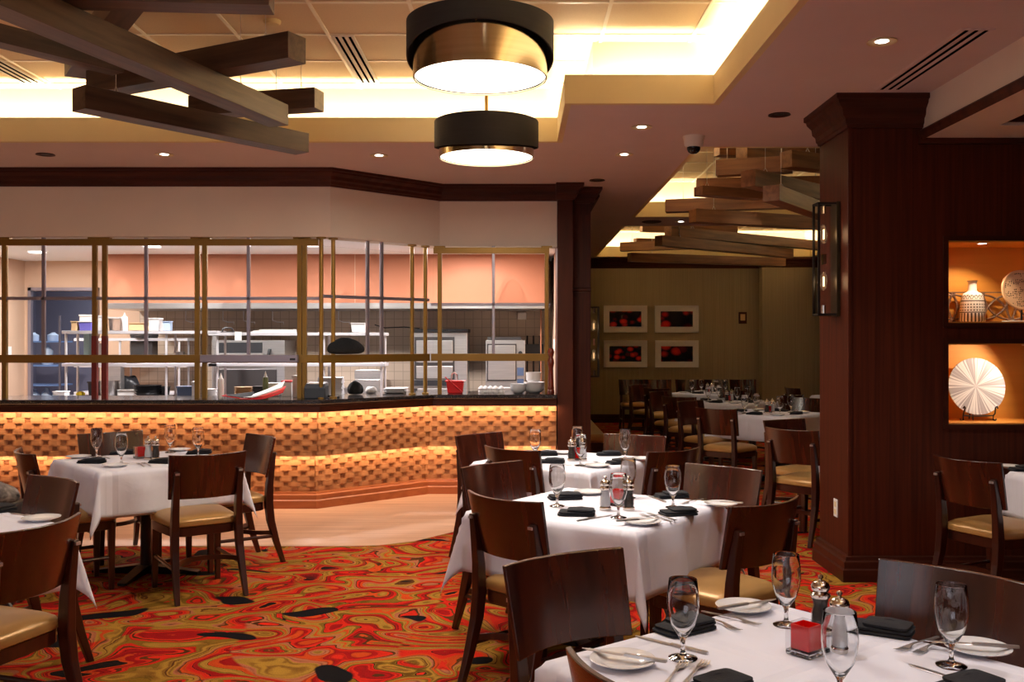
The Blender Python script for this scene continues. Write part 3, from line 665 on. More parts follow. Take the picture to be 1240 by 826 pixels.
def oven(name, label, x0, x1, y0, y1, z1, split):
    t = thing(name, label, 'oven', ((x0+x1)/2, (y0+y1)/2, 0)); w_ = (x1-x0)/2; d_ = (y1-y0)/2
    MB().box(-w_, w_, -d_, d_, 0.0, z1).build('body', M_stainless, t, bevel=.008)
    return t, w_, d_
t, w_, d_ = oven('range_oven', 'tall stainless deck oven with black top ledge behind the bar', X(500, 12.1), X(566, 12.1), 12.1, 12.65, 1.66, 0)
MB().box(-w_-.01, w_+.01, -d_-.03, d_, 1.66, 1.70).build('top_ledge', M_darkpl, t)
MB().box(-w_+.02, w_-.16, -d_-.012, -d_, 1.07, 1.60).build('door_surround', M_darksteel, t)
MB().box(-w_+.04, w_-.18, -d_-.02, -d_, 1.28, 1.56).build('upper_door', M_stainless, t, bevel=.01)
MB().box(-w_+.04, w_-.18, -d_-.02, -d_, 1.08, 1.24).build('middle_door', M_stainless, t, bevel=.01)
MB().box(-w_+.02, w_-.16, -d_-.03, -d_, 0.99, 1.06).build('handle_recess', M_darkpl, t)
b = MB(); b.box(-w_+.02, w_-.16, -d_-.04, -d_-.02, 0.76, 0.96).build('lower_door', M_stainless, t, bevel=.01)
MB().box(-w_+.02, -w_+.06, -d_-.045, -d_-.04, 0.78, 0.96).box(-w_+.02, w_-.16, -d_-.045, -d_-.04, 0.70, 0.75).build('door_frame', M_darkpl, t)
t, w_, d_ = oven('steam_oven', 'stainless steam oven with control strip right of the red bucket', X(588, 12.0), X(636, 12.0), 12.0, 12.6, 1.56, 0)
MB().box(-w_+.018, w_-.108, -d_-.012, -d_, 1.055, 1.515).build('door_surround', M_darksteel, t)
MB().box(-w_+.03, w_-.12, -d_-.02, -d_, 1.07, 1.50).build('upper_door', M_stainless, t, bevel=.012)
MB().box(-w_+.03, w_-.02, -d_-.02, -d_, 0.7, 0.98).build('lower_door', M_stainless, t, bevel=.012)
MB().box(w_-.10, w_-.02, -d_-.012, -d_, 1.12, 1.22).box(w_-.10, w_-.02, -d_-.012, -d_, 0.98, 1.08).build('display', M_blue, t)
MB().lathe([(0.028, 0), (0.024, 0.02)], M=Matrix.Translation((w_-.06, -d_, 1.40)) @ Matrix.Rotation(R(90), 4, 'X'), n=16).build('knob', M_darkpl, t, True)
MB().box(-w_+.02, w_-.05, -d_+.05, d_-.05, 1.56, 1.60).build('top_vent', M_darksteel, t)
t, w_, d_ = oven('broiler', 'grey steel broiler with a dark open front below the overshelf', X(256, 12), X(345, 12), 12.0, 12.6, 1.56, 0)
MB().box(-w_+.09, w_-.28, -d_-.01, -d_, 1.40, 1.53).build('upper_opening', M_darkpl, t); MB().box(-w_+.07, w_-.26, -d_-.05, -d_, 1.26, 1.40).build('drawer', M_stainless, t, bevel=.01)
MB().tube([(w_-.20, -d_-.03, 1.26), (w_-.2, -d_-.06, 1.33), (w_-.18, -d_-.03, 1.45)], 0.02).build('lever', M_darkpl, t, True)
MB().box(-w_+.05, w_-.1, -d_-.012, -d_, 0.75, 1.2).build('lower_door', M_darksteel, t, bevel=.01)

KS = 0
def kitchen_box(px0, px1, ytop, ybot, D, dep, m, name, label, cat, lid=None, taper=0.0, group=None, z0=None):
    x0, x1 = X(px0, D), X(px1, D); zb = Z(ybot, D) if z0 is None else z0; h = max(0.02, Z(ytop, D) - zb)
    t = thing(name, label, cat, ((x0+x1)/2, D + dep/2, zb), 0, group); w_ = (x1-x0)/2
    q = [(-w_*(1-taper), -dep/2*(1-taper)), (w_*(1-taper), -dep/2*(1-taper)), (w_*(1-taper), dep/2*(1-taper)), (-w_*(1-taper), dep/2*(1-taper))]
    r2 = [(-w_, -dep/2), (w_, -dep/2), (w_, dep/2), (-w_, dep/2)]
    MB().loft([[(x, y, 0) for x, y in q], [(x, y, h*0.9) for x, y in r2]]).build('body', m, t, bevel=.006)
    MB().box(-w_-.006, w_+.006, -dep/2-.006, dep/2+.006, h*0.9, h).build('lid' if lid else 'rim', lid or m, t, bevel=.003)
    return t
def lathe_thing(prof, px, D, z0, m, name, label, cat, part='body', group=None, extra=None):
    t = thing(name, label, cat, (X(px, D), D, z0), 0, group)
    MB().lathe(prof, n=24).build(part, m, t, True)
    if extra: extra(t)
    return t
def bottle(px, D, z0, label, h=0.2, m=None, r=0.032, sauce=None):
    def ex(t): MB().lathe([(r*0.9, h*0.78), (r*0.55, h*0.84), (r*0.16, h*1.0), (r*0.1, h*1.04)], n=16).build('nozzle', M_plastic_w, t, True)
    return lathe_thing([(r*0.92, 0), (r, h*0.04), (r, h*0.7), (r*0.9, h*0.8)], px, D, z0, m or M_plastic_w, 'squeeze_bottle', label, 'bottle', extra=ex)
def plates(px, D, z0, n, r, label, cat='plates', bowl=False):
    for i in range(n):
        s = Matrix.Identity(4)
        prof = [(r*0.5, 0.0), (r*0.55, 0.004), (r*0.95, 0.016), (r, 0.02), (r*0.97, 0.021), (r*0.5, 0.008)] if not bowl else [(r*0.45, 0), (r*0.8, 0.02), (r, 0.05), (r*0.96, 0.05), (r*0.7, 0.02)]
        st = 0.012 if not bowl else 0.016
        dx = random.uniform(-.004, .004)
        o = MB().lathe(prof, n=28).build('stacked_bowl' if bowl else 'stacked_plate', M_china, None, True, loc=(X(px, D) + dx, D, z0 + i*st))
        tag(o, label, 'bowl' if bowl else 'plate', label)
U1, U2, U3, W1 = 1.665, 1.30, 1.585, 0.93
# on the left overshelf
kitchen_box(86, 93, 389, 396, 10.95, .1, M_tan, 'condiment_box', 'small tan box at the left end of the upper kitchen shelf', 'box', z0=U1)
kitchen_box(95, 111, 389, 396, 10.95, .15, M_lilac, 'storage_tub', 'lilac plastic tub on the upper kitchen shelf', 'tub', M_plastic_w, .1, z0=U1)
kitchen_box(96, 111, 381, 388, 11.1, .08, M_paper, 'paper_box', 'white paper box behind the lilac tub', 'box', z0=U1)
kitchen_box(118, 125, 382, 396, 11.0, .12, M_plastic_w, 'cup_box', 'pale square container between the two brass posts', 'container', z0=U1)
kitchen_box(131, 146, 384, 396, 10.95, .16, glassy('tub_plastic', (.95,.93,.95,1), .3), 'clear_tub', 'clear plastic tub on the upper kitchen shelf beside a white bottle', 'tub', M_plastic_w, .12, z0=U1)
bottle(151, 10.95, U1, 'tall white squeeze bottle on the upper kitchen shelf', .20, r=.034)
kitchen_box(156, 178, 391, 396, 10.95, .2, M_tan, 'cutting_board', 'tan cutting board lying on the upper kitchen shelf', 'board', z0=U1)
kitchen_box(180, 192, 385, 396, 11.0, .14, M_plastic_w, 'white_tub', 'off white tub on the upper kitchen shelf right of the board', 'tub', M_plastic_w, z0=U1)
kitchen_box(197, 206, 389, 396, 10.95, .08, mat('pale_blue', lin(170, 190, 216), .4), 'pale_blue_tub', 'pale blue tub near the right end of the left upper shelf', 'tub', z0=U1)
lathe_thing([(.09, 0), (.1, .02), (.1, .03), (.03, .05), (.01, .055)], 173, 12.0, 1.585, M_darksteel, 'pot_lid', 'grey pot lid on the rear rack under the hood', 'lid')
# papers and pan on the middle overshelf
t = thing('paper_stack', 'loose pile of order papers on the middle overshelf', 'papers', (X(332, 10.95), 10.98, 1.645))
for k in range(3): MB().cbox(.03*k-.03, .01*k, .006 + k*.012, .50-.06*k, .22, .010, .06*k-.05).build('sheet_pile', M_paper, t)
t = thing('saucepan_handle', 'black handled press standing on the middle overshelf', 'grill press', (X(275, 10.95), 10.98, 1.645))
MB().box(-.07, .07, -.04, .04, 0, .012).build('plate', M_darksteel, t); MB().tube([(-.06, 0, .01), (-.06, 0, .04), (-.03, 0, .055), (.03, 0, .055), (.06, 0, .035), (.065, 0, .01)], .009).build('handle', M_darkpl, t, True)
kitchen_box(425, 442, 391, 397, 10.95, .12, M_plastic_w, 'lidded_tub', 'small clear lidded tub at the right end of the middle overshelf', 'tub', M_plastic_w, .15, z0=1.645)
# ticket
t = tag(MB().box(-.038, .038, -.002, .002, -.10, 0).build('order_ticket', M_paper, loc=(X(288, 10.83), 10.842, 1.655)), 'white order ticket hanging from the middle overshelf', 'ticket')
# second shelf items
lathe_thing([(.05, 0), (.075, .02), (.07, .05), (.04, .075), (.01, .08)], 94, 10.98, U2, M_plastic_w, 'plastic_dome', 'white rounded container on the second kitchen shelf at left', 'container')
kitchen_box(101, 108, 400, 440, 11.0, .12, mat('aqua_plastic', lin(170, 196, 196), .4), 'drink_jug', 'aqua plastic jug on the second kitchen shelf', 'jug', z0=U2)
kitchen_box(116, 125, 416, 440, 10.98, .1, M_plastic_w, 'tall_tub', 'tall white tub on the second kitchen shelf between the brass posts', 'tub', z0=U2)
lathe_thing([(.10, 0), (.13, .012), (.13, .02), (.01, .024)], 165, 10.98, U2, M_stainless, 'pan_lid', 'wide metal pan lid lying on the second kitchen shelf', 'lid')
def lump(px, D, z0, sx, sy, sz, m, name, label, cat, seed=1, part=None):
    rnd = random.Random(seed); b = MB(); rings = []
    n = 18
    ph = [rnd.uniform(0, 6.28) for _ in range(6)]
    for k, (rr, zz) in enumerate(((.7, 0), (.98, .12), (1.0, .4), (.85, .68), (.66, .86), (.45, .95))):
        ring = []
        for i in range(n):
            a = 2*pi*i/n; w_ = 1 + .10*sin(3*a + ph[0] + k*.4) + .08*sin(5*a + ph[1] - k*.7) + .05*sin(8*a + ph[2] + k)
            ring.append((sx/2*rr*w_*cos(a), sy/2*rr*w_*sin(a), sz*zz*(1 + .12*sin(2*a + ph[3] + k))*(1 if k else 0)))
        rings.append(ring)
    b.loft(rings); o = b.build(name, m, None, True, loc=(X(px, D), D, z0)); o.modifiers.new('s', 'SUBSURF').levels = 1; o.modifiers['s'].render_levels = 1
    return tag(o, label, cat)
lump(139, 10.98, U2, .14, .16, .08, M_cloth_k, 'folded_apron', 'small black cloth bundle on the second kitchen shelf', 'cloth', 5)
kitchen_box(186, 198, 433, 440, 10.95, .18, M_shelfsteel, 'steel_pan', 'shallow steel pan on the second kitchen shelf, the left one of two', 'pan', z0=U2)
kitchen_box(202, 212, 433, 440, 10.95, .18, M_plastic_w, 'white_pan', 'shallow white pan on the second kitchen shelf, the right one of two', 'pan', z0=U2)
# worktop of the left table and the counter
for i, px in enumerate((60, 66, 72, 78)): lathe_thing([(.028, 0), (.034, .01), (.034, .035), (.02, .042)], px, 10.05, .92, M_china, 'ramekin', 'small white ramekin in a row on the kitchen counter', 'ramekin', group='ramekins on the kitchen counter')
lump(98, 10.98, W1, .10, .10, .05, mat('yellow_cloth', lin(214, 190, 40), .8), 'yellow_sponge', 'yellow sponge on the left prep table', 'sponge', 9)
kitchen_box(106, 120, 462, 479, 10.95, .2, M_darksteel, 'insert_pan', 'deep grey insert pan on the left prep table', 'pan', z0=W1, taper=.1)
lathe_thing([(.10, 0), (.11, .02), (.11, .16), (.115, .17), (.105, .17), (.1, .12)], 133, 11.0, W1, M_stainless, 'stock_pot', 'steel stock pot on the left prep table', 'pot')
kitchen_box(142, 166, 472, 480, 10.9, .2, M_paper, 'carton', 'white carton with red print on the left prep table', 'carton', z0=W1)
for i in range(4): lathe_thing([(.12, 0), (.15, .03), (.155, .035), (.14, .03)], 179, 11.0, W1 + .028*i, M_darkpl, 'black_bowl', 'black bowl in a stack on the left prep table', 'bowl', group='stacked black bowls')
kitchen_box(188, 202, 468, 479, 11.02, .12, M_darkpl, 'black_basket', 'dark basket right of the black bowls', 'basket', z0=W1, taper=.15)
kitchen_box(214, 232, 468, 481, 10.0, .16, M_blue, 'blue_bin', 'blue grey bin standing on the kitchen counter beside the middle prep table', 'bin', z0=.92)
kitchen_box(232, 237, 462, 481, 9.98, .1, M_plastic_w, 'upright_box', 'narrow white box beside the blue grey bin', 'box', z0=.92)
for i in range(5): lathe_thing([(.05, 0), (.07, .03), (.072, .034), (.06, .03)], 255, 9.95, .92 + .026*i, M_china, 'soup_cup', 'white cup in the stack left of the pointed bottles', 'cup', group='stacked white cups')
bottle(267.5, 8.93, CT, 'white pointed squeeze bottle on the bar, the left of two', .23, mat('cream_sauce', lin(232, 226, 220), .4), .028)
bottle(321.5, 9.1, CT, 'green squeeze bottle with white tip on the bar, the right of two', .24, mat('green_sauce', lin(96, 104, 60), .4), .026)
for i in range(6): lathe_thing([(.06, 0), (.085, .016), (.088, .02), (.07, .014)], 295, 9.25, CT + .015*i, M_tan, 'tan_bowl', 'tan bowl in the stack behind the open menu', 'bowl', group='stacked tan bowls')
kitchen_box(306, 318, 468, 476, 9.3, .14, M_darkpl, 'dark_tray', 'dark tray behind the open menu', 'tray', z0=CT)
kitchen_box(319, 338, 464, 475, 9.3, .16, M_plastic_w, 'white_tray', 'white box behind the open menu', 'box', z0=CT)
kitchen_box(341, 353, 461, 474, 9.3, .14, M_paper, 'red_striped_box', 'white box with a red stripe behind the bar posts', 'box', lid=M_red, z0=CT)
kitchen_box(354, 362, 455, 481, 9.12, .1, M_plastic_w, 'tall_white_box', 'tall white box leaning left of the receipt printer', 'box', z0=CT)
# open folder (menu) with red cover
t = thing('open_folder', 'open red backed folder with curled white pages on the bar', 'folder', (X(311, 8.93), 8.86, CT + .002), R(3))
def sheet(w0, w1, d_, zf, th, y0=0): 
    n = 16; top = []; vs = []; fs = []
    for i in range(n + 1):
        u = i / n; x = w0 + (w1 - w0)*u; z = zf(u)
        vs += [(x, -d_/2 + y0, z), (x, d_/2 + y0, z + .05*u), (x, -d_/2 + y0, z + th), (x, d_/2 + y0, z + th + .05*u)]
    for i in range(n):
        o = 4*i; fs += [(o, o+1, o+5, o+4), (o+2, o+6, o+7, o+3), (o, o+4, o+6, o+2), (o+1, o+3, o+7, o+5)]
    fs += [(0, 2, 3, 1), (4*n, 4*n+1, 4*n+3, 4*n+2)]
    return MB().add(vs, fs)
sheet(-.28, .27, .15, lambda u: .03*(1-u)**3*(1-u > .7) + .001 + .11*max(0, u-.66)**1.2 * 2.0, .006).build('cover', M_red, t, True)
sheet(-.20, .26, .13, lambda u: .010 + .115*max(0, u-.35)**1.3*1.4, .012).build('pages', M_paper, t, True)
sheet(-.26, -.02, .13, lambda u: .028 - .02*u, .008).build('folded_flap', M_cloth_k, t, True)
# receipt printer
t = thing('receipt_printer', 'dark grey receipt printer on the bar at the angled corner', 'printer', (X(381.5, 8.95), 9.02, CT))
MB().loft([[(-.095, -.10, 0), (.095, -.10, 0), (.095, .10, 0), (-.095, .10, 0)], [(-.095, -.10, .10), (.095, -.10, .10), (.095, .10, .13), (-.095, .10, .13)], [(-.085, -.06, .14), (.085, -.06, .14), (.085, .09, .15), (-.085, .09, .15)]]).build('body', M_blue if False else mat('printer_grey', lin(54, 60, 68), .45), t, bevel=.008)
MB().box(-.06, .06, -.07, -.05, .135, .148).build('paper_slot', M_paper, t)
MB().tube([(.09, .05, .02), (.14, .03, .01), (.17, .06, .006), (.2, .04, .006)], .012).build('cable', M_darkpl, t, True)
# black bundle on the mid rail, diagonal screen
pl = rayx(418, S1, S2)
o = lump(418, pl[1], 1.424, .40, .16, .16, M_cloth_k, 'black_bundle', 'black cloth bundle lying over the brass mid rail of the angled screen', 'cloth bundle', 12)
o.location = (pl[0], pl[1], 1.424); o.rotation_euler.z = R(43)
# things behind the angled screen
for i in range(9): 
    o = MB().cbox(0, 0, .010, .24, .18, .018, .05*(i % 3)).build('folded_napkin', M_linen_flat, None, loc=(X(406, 9.75), 9.80, CT + .021*i) if False else (X(404, 9.80), 9.66, CT + .019*i)); tag(o, 'folded white napkin in the tall pile left of the black bag', 'napkin', 'piled white napkins')
lump(430, 9.62, CT, .16, .14, .14, M_cloth_k, 'black_bag', 'crumpled black plastic bag on the bar behind the angled screen', 'bag', 22)
lump(449, 9.9, CT, .12, .14, .07, grained('crumpled_towel', lin(216, 210, 206), lin(150, 144, 140), .9, (20, 20, 20)), 'crumpled_towel', 'crumpled white towel right of the black bag', 'towel', 31)
kitchen_box(466, 492, 470, 478, 10.0, .2, M_plastic_w, 'wide_tub', 'wide white tub right of the crumpled towel', 'tub', z0=CT)
lathe_thing([(.06, 0), (.1, .01), (.11, .03), (.1, .03)], 452, 11.0, W1, M_darkpl, 'frying_pan', 'small black frying pan on the middle prep table', 'pan', extra=lambda t: MB().tube([(0, .02, .03), (.0, .03, .10)], .012).build('handle', M_darkpl, t, True))
# right section of the bar
t = thing('red_bucket', 'red plastic bucket with steel handles on the bar', 'bucket', (X(551, 9.8), 9.85, CT))
MB().loft([[(-.075, -.06, 0), (.075, -.06, 0), (.075, .06, 0), (-.075, .06, 0)], [(-.09, -.07, .13), (.09, -.07, .13), (.09, .07, .13), (-.09, .07, .13)]]).build('body', M_red, t, bevel=.012)
MB().box(-.1, .1, -.08, .08, .12, .132).build('rim', M_red, t, bevel=.004)
MB().tube([(-.04, 0, .13), (-.04, 0, .19), (-.01, 0, .215), (.02, 0, .19), (.02, 0, .13)], .008).build('scoop', M_steel, t, True)
MB().tube([(-.10, -.075, .17), (.075, -.085, .02)], .006).build('handle', M_red, t, True)
for i in range(5):
    prof = [(.03, 0), (.035, .01), (.03, .03), (.036, .045), (.024, .06), (.006, .075)]
    lathe_thing(prof, (583, 588, 594, 600, 607)[i], 9.95, CT, M_china, 'bread_ornament', 'white folded china cup on the bar right of the red bucket', 'cup', group='folded white cups on the bar')
plates(628, 9.85, CT, 4, .085, 'white bowl in the low stack beside the pepper mill', bowl=True)
plates(647, 9.9, CT, 5, .11, 'white wide bowl in the tall stack beside the pepper mill', bowl=True)
lathe_thing([(.055, 0), (.075, .02), (.08, .10), (.078, .10), (.07, .03)], 646, 9.9, CT + .115, M_china, 'deep_bowl', 'deep white bowl topping the tall stack beside the pepper mill', 'bowl')
lathe_thing([(.034, 0), (.038, .01), (.034, .04), (.03, .05), (.034, .06), (.03, .08), (.027, .18), (.024, .26), (.03, .29), (.034, .31), (.032, .34), (.022, .37), (.028, .39), (.034, .42), (.028, .45), (.01, .465)],
            667, 9.68, CT, M_mill, 'pepper_mill', 'tall turned red brown pepper mill at the right end of the bar', 'pepper mill')
# wall fittings and hood hooks
tag(MB().box(-.03, .03, -.02, 0, -.07, .07).build('switch_plate', M_plastic_w, loc=(-6.30, 12.7, 1.02)) if False else MB().box(-.0, .012, -.05, .05, -.08, .08).build('wall_switch', M_plastic_w, loc=(-6.46, 12.3, 1.40)), 'white wall switch beside the kitchen doorway', 'switch')
t = thing('towel_dispenser', 'small white dispenser under the right end of the hood', 'dispenser', (X(632, 12.6), 12.6, 1.86)); MB().box(-.06, .06, -.05, .1, -.03, .06).build('body', M_plastic_w, t, bevel=.01)
for i, px in enumerate((225, 270, 295, 330, 410)):
    x = X(px, 12.3)
    o = MB().tube([(0, 0, .11), (0, 0, -.01), (.06, 0, -.03), (.14, 0, -.03), (.14, 0, -.06)], .008, 6).build('hood_hook', M_shelfsteel, None, True, loc=(x, 12.3, 1.82)); tag(o, 'bent steel pipe hanging under the hood', 'pipe', 'pipes under the hood')
t = thing('storage_rack', 'blue tinted metal rack with jugs seen through the kitchen doorway', 'rack', (X(48, 13.4), 13.5, 0))
for z in (.62, .95, 1.22, 1.55): MB().box(-.24, .32, -.2, .2, z - .02, z).build('shelf', mat('rack_blue', lin(120, 150, 200), .4), t)
for x in (-.24, .32): MB().box(x - .012, x + .012, -.2, -.17, 0, 1.9).build('post', M_greymetal, t)
for k, (dx, z, h) in enumerate(((-.12, .62, .26), (.05, .62, .28), (.2, .62, .24), (.06, 1.22, .28), (-.14, 1.55, .12), (.14, 1.55, .12))):
    o = MB().lathe([(.07, 0), (.075, .02), (.075, h*.7), (.03, h*.9), (.028, h)], n=16).build('water_jug', mat('jug_plastic', lin(190, 205, 225), .4), None, True, loc=(X(48, 13.4) + dx, 13.5, z)); tag(o, 'pale jug standing on the rack in the back room', 'jug', 'jugs in the back room')
t = thing('red_cable', 'thin pipe descending beside the hood at right', 'pipe', (X(655, 12.0), 12.0, CT)); MB().lathe([(.008, 0), (.008, 1.5)], n=8).build('tube', M_orange, t, True)

kitchen_box(64, 78, 474, 480, 10.2, .12, M_plastic_w, 'white_tray', 'long white tray behind the ramekins on the kitchen counter', 'tray', z0=.92)
kitchen_box(125, 146, 440, 470, 11.9, .12, M_stainless, 'splash_guard', 'bright steel splash panel behind the left prep table', 'panel', z0=W1)
kitchen_box(158, 184, 404, 408, 12.0, .2, M_darksteel, 'sheet_pan', 'dark sheet pan on the rear rack', 'pan', z0=1.26)
kitchen_box(146, 180, 432, 438, 12.0, .2, M_darkpl, 'dark_pan', 'dark roasting pan on the rear rack below the sheet pan', 'pan', z0=1.26)
lump(86+70, 12.1, .92, .3, .2, .2, M_darkpl, 'dark_mixer', 'dark covered appliance on the rear rack behind the bowls', 'appliance', 61)
lathe_thing([(.05, 0), (.06, .01), (.06, .12), (.055, .13)], 217, 11.0, U2, M_stainless, 'steel_bain', 'steel canister on the second kitchen shelf', 'canister')
kitchen_box(258, 262, 404, 440, 11.5, .05, M_stainless, 'steel_upright', 'steel upright beside the broiler', 'upright', z0=.0)
kitchen_box(286, 300, 432, 440, 11.0, .14, M_darkpl, 'burner_tray', 'black tray on the middle second shelf', 'tray', z0=U2)
kitchen_box(262, 276, 434, 440, 11.0, .14, M_darksteel, 'grey_tray', 'grey tray on the middle second shelf beside the black one', 'tray', z0=U2)
kitchen_box(412, 424, 470, 481, 11.0, .14, M_plastic_w, 'plate_cover', 'white tub on the middle prep table behind the black bag', 'tub', z0=W1)
kitchen_box(430, 460, 448, 480, 12.2, .3, M_stainless, 'steel_cabinet', 'pale steel cabinet behind the small frying pan', 'cabinet', z0=0.0)
for i in range(4): lathe_thing([(.08, 0), (.12, .012), (.124, .016), (.1, .01)], 478, 9.85, CT + .012*i, M_china, 'dinner_plate', 'white plate in the low stack right of the crumpled towel', 'plate', group='plates behind the angled screen')
t = thing('utensil_rack', 'dark utensils hanging right of the steam oven', 'utensils', (X(646, 12.5), 12.5, 1.0)); b = MB()
for k in range(3): b.tube([(-.08 + .08*k, 0, .0), (-.08 + .08*k, 0, .62)], .012, 7)
b.cbox(0, 0, .40, .26, .06, .22).build('holder', M_darkpl, t, bevel=.01)
t = thing('knob_rail', 'dark sheet rack behind the round brass posts', 'rack', (X(480, 12.5), 12.5, 1.66)); MB().tube([(-.28, 0, .10), (-.15, 0, .06), (.1, 0, .07), (.3, 0, .05)], .008, 6).build('wire', M_darkpl, t)
tag(MB().box(-.012, 0, -.05, .05, -.07, .07).build('wall_switch', M_plastic_w, loc=(.45, 11.6, 1.50)), 'white wall switch on the right kitchen wall above the pepper mill', 'switch')
# ------------------------------------------------------------------ pendant lamps
def pendant(x, y, zb, slope, label):
    t = thing('drum_pendant', label, 'pendant lamp', (x, y, zb)); n = 64
    def ring(r, f): return [(r*cos(2*pi*i/n), r*sin(2*pi*i/n), f(r*sin(2*pi*i/n))) for i in range(n)]
    zo = 0.10 if slope > 0 else 0.075; H = 0.285 if slope > 0 else 0.26
    MB().loft([ring(.38, lambda v: zo - slope*v), ring(.38, lambda v: H), ring(.372, lambda v: H), ring(.372, lambda v: zo - slope*v), ring(.38, lambda v: zo - slope*v)], cap=False).build('outer_shade', M_shade, t, True)
    MB().lathe([(.338, .004), (.338, 0), (.346, 0), (.346, .22), (.338, .22), (.338, .012)], n=n, cap0=False, cap1=False).build('inner_drum', M_drum, t, True)
    MB().lathe([(.337, .012), (.001, .010)], n=n, cap0=False).build('diffuser', M_diff, t)
    MB().lathe([(.345, .215), (.001, .215)], n=n, cap0=False).build('top_disc', M_shade, t)
    b = MB()
    for k in range(3):
        a = 2*pi*k/3 + .5; b.tube([(.346*cos(a), .346*sin(a), .2), (.376*cos(a), .376*sin(a), .2)], .006, 6)
    b.build('spacer', M_brassround, t)
    MB().lathe([(.03, .215), (.03, .24), (.012, .26), (.012, 3.6 - zb - .03), (.06, 3.6 - zb - .025), (.06, 3.6 - zb - .002)], n=16).build('stem', M_brassround, t, True)
    d = bpy.data.lights.new('pendant_glow', 'AREA'); d.shape = 'DISK'; d.size = .64; d.energy = 42; d.color = (1.0, .9, .78)
    o = bpy.data.objects.new('pendant_glow', d); COL.objects.link(o); o.location = (x, y, zb - .004)
    point('pendant_uplight', (x, y, zb + .32), 5, WARMW, .1)
pendant(-0.19, 5.0, 2.905, 0.23, 'large black drum pendant lamp with bronze inner drum, nearest the camera')
pendant(-0.223, 7.07, 2.885, -0.12, 'smaller looking black drum pendant lamp behind the nearest one')

# ------------------------------------------------------------------ hanging beams
def beam(x0, y0, x1, y1, z, label, m, group, h=.14, w_=.15, wires=True, zc=CEIL):
    L = hypot(x1-x0, y1-y0); t = thing('ceiling_beam', label, 'beam', ((x0+x1)/2, (y0+y1)/2, z), atan2(y1-y0, x1-x0), group)
    MB().box(-L/2, L/2, -w_/2, w_/2, 0, h).build('beam_body', m, t, bevel=.003)
    if wires:
        for s in (-1, 1):
            MB().tube([(s*L*.36, -.03, h), (s*L*.36, 0, h + .05), (s*L*.36, .03, h)], .003, 5).build('hanger_loop', M_steel, t)
            MB().lathe([(.0022, h + .045), (.0022, zc - z)], (s*L*.36, 0, 0), 5).build('wire', M_steel, t)
    return t
G1 = 'wooden beams hanging in the near ceiling tray'; G2 = 'wooden beams hanging in the far ceiling trays'
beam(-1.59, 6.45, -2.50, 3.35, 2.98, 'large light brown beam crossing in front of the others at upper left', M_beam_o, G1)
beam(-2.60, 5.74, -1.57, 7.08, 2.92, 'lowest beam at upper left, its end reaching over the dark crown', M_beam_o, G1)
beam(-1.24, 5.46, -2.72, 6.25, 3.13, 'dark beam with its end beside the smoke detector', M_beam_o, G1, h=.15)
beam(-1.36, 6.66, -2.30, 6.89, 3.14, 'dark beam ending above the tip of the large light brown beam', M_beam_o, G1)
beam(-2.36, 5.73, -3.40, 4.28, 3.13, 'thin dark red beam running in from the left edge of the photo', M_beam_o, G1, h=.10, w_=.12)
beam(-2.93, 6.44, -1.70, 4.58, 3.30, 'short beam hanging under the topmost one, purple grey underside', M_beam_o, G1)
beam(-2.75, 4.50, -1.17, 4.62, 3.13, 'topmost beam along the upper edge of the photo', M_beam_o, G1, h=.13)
far = [
 (1.93, 8.08, 3.30, 9.45, 2.84, .14, 'far beam with a lit square end below the topmost far beams'),
 (2.25, 8.10, 3.80, 8.95, 3.00, .14, 'dark far beam touching the top of the pillar'),
 (2.00, 8.62, 3.40, 9.50, 3.16, .14, 'tan far beam left of the one at the pillar top'),
 (1.90, 9.20, 3.80, 9.55, 3.31, .12, 'highest far beam, a short tan piece close to the ceiling'),
 (1.80, 8.72, 2.42, 8.50, 3.03, .14, 'pale brown far beam with a broad lit face'),
 (1.72, 9.28, 3.00, 9.12, 3.00, .10, 'thin far beam showing its left end against the bright cove'),
 (1.64, 8.76, 2.26, 9.02, 2.865, .085, 'short flat far beam just under the thin one'),
 (2.08, 7.92, 3.05, 9.35, 2.695, .13, 'grey sided far beam slanting down to the right'),
 (1.65, 10.72, 2.95, 10.36, 2.97, .14, 'long tan far beam against the bright band'),
 (1.85, 10.20, 3.60, 10.95, 2.80, .14, 'long dark far beam above the small lit downlight'),
 (2.10, 13.45, 4.9, 15.50, 3.00, .14, 'long chestnut beam at the front of the farthest tray'),
 (1.93, 13.20, 4.27, 15.15, 2.85, .14, 'dark beam with a lit end in the farthest tray'),
 (1.67, 15.55, 2.9, 15.10, 2.99, .14, 'pale beam at the left of the farthest tray'),
 (1.81, 15.60, 4.57, 16.60, 2.83, .14, 'lowest dark beam in front of the far wall'),
 (2.0, 16.40, 3.9, 16.95, 3.16, .13, 'short pale beam behind the others in the farthest tray'),
 (2.0, 15.60, 3.6, 15.90, 3.31, .12, 'highest tan beam in the farthest tray')]
for x0, y0, x1, y1, z, h, lb in far: beam(x0, y0, x1, y1, z, lb, M_beam_f, G2, h, .14)

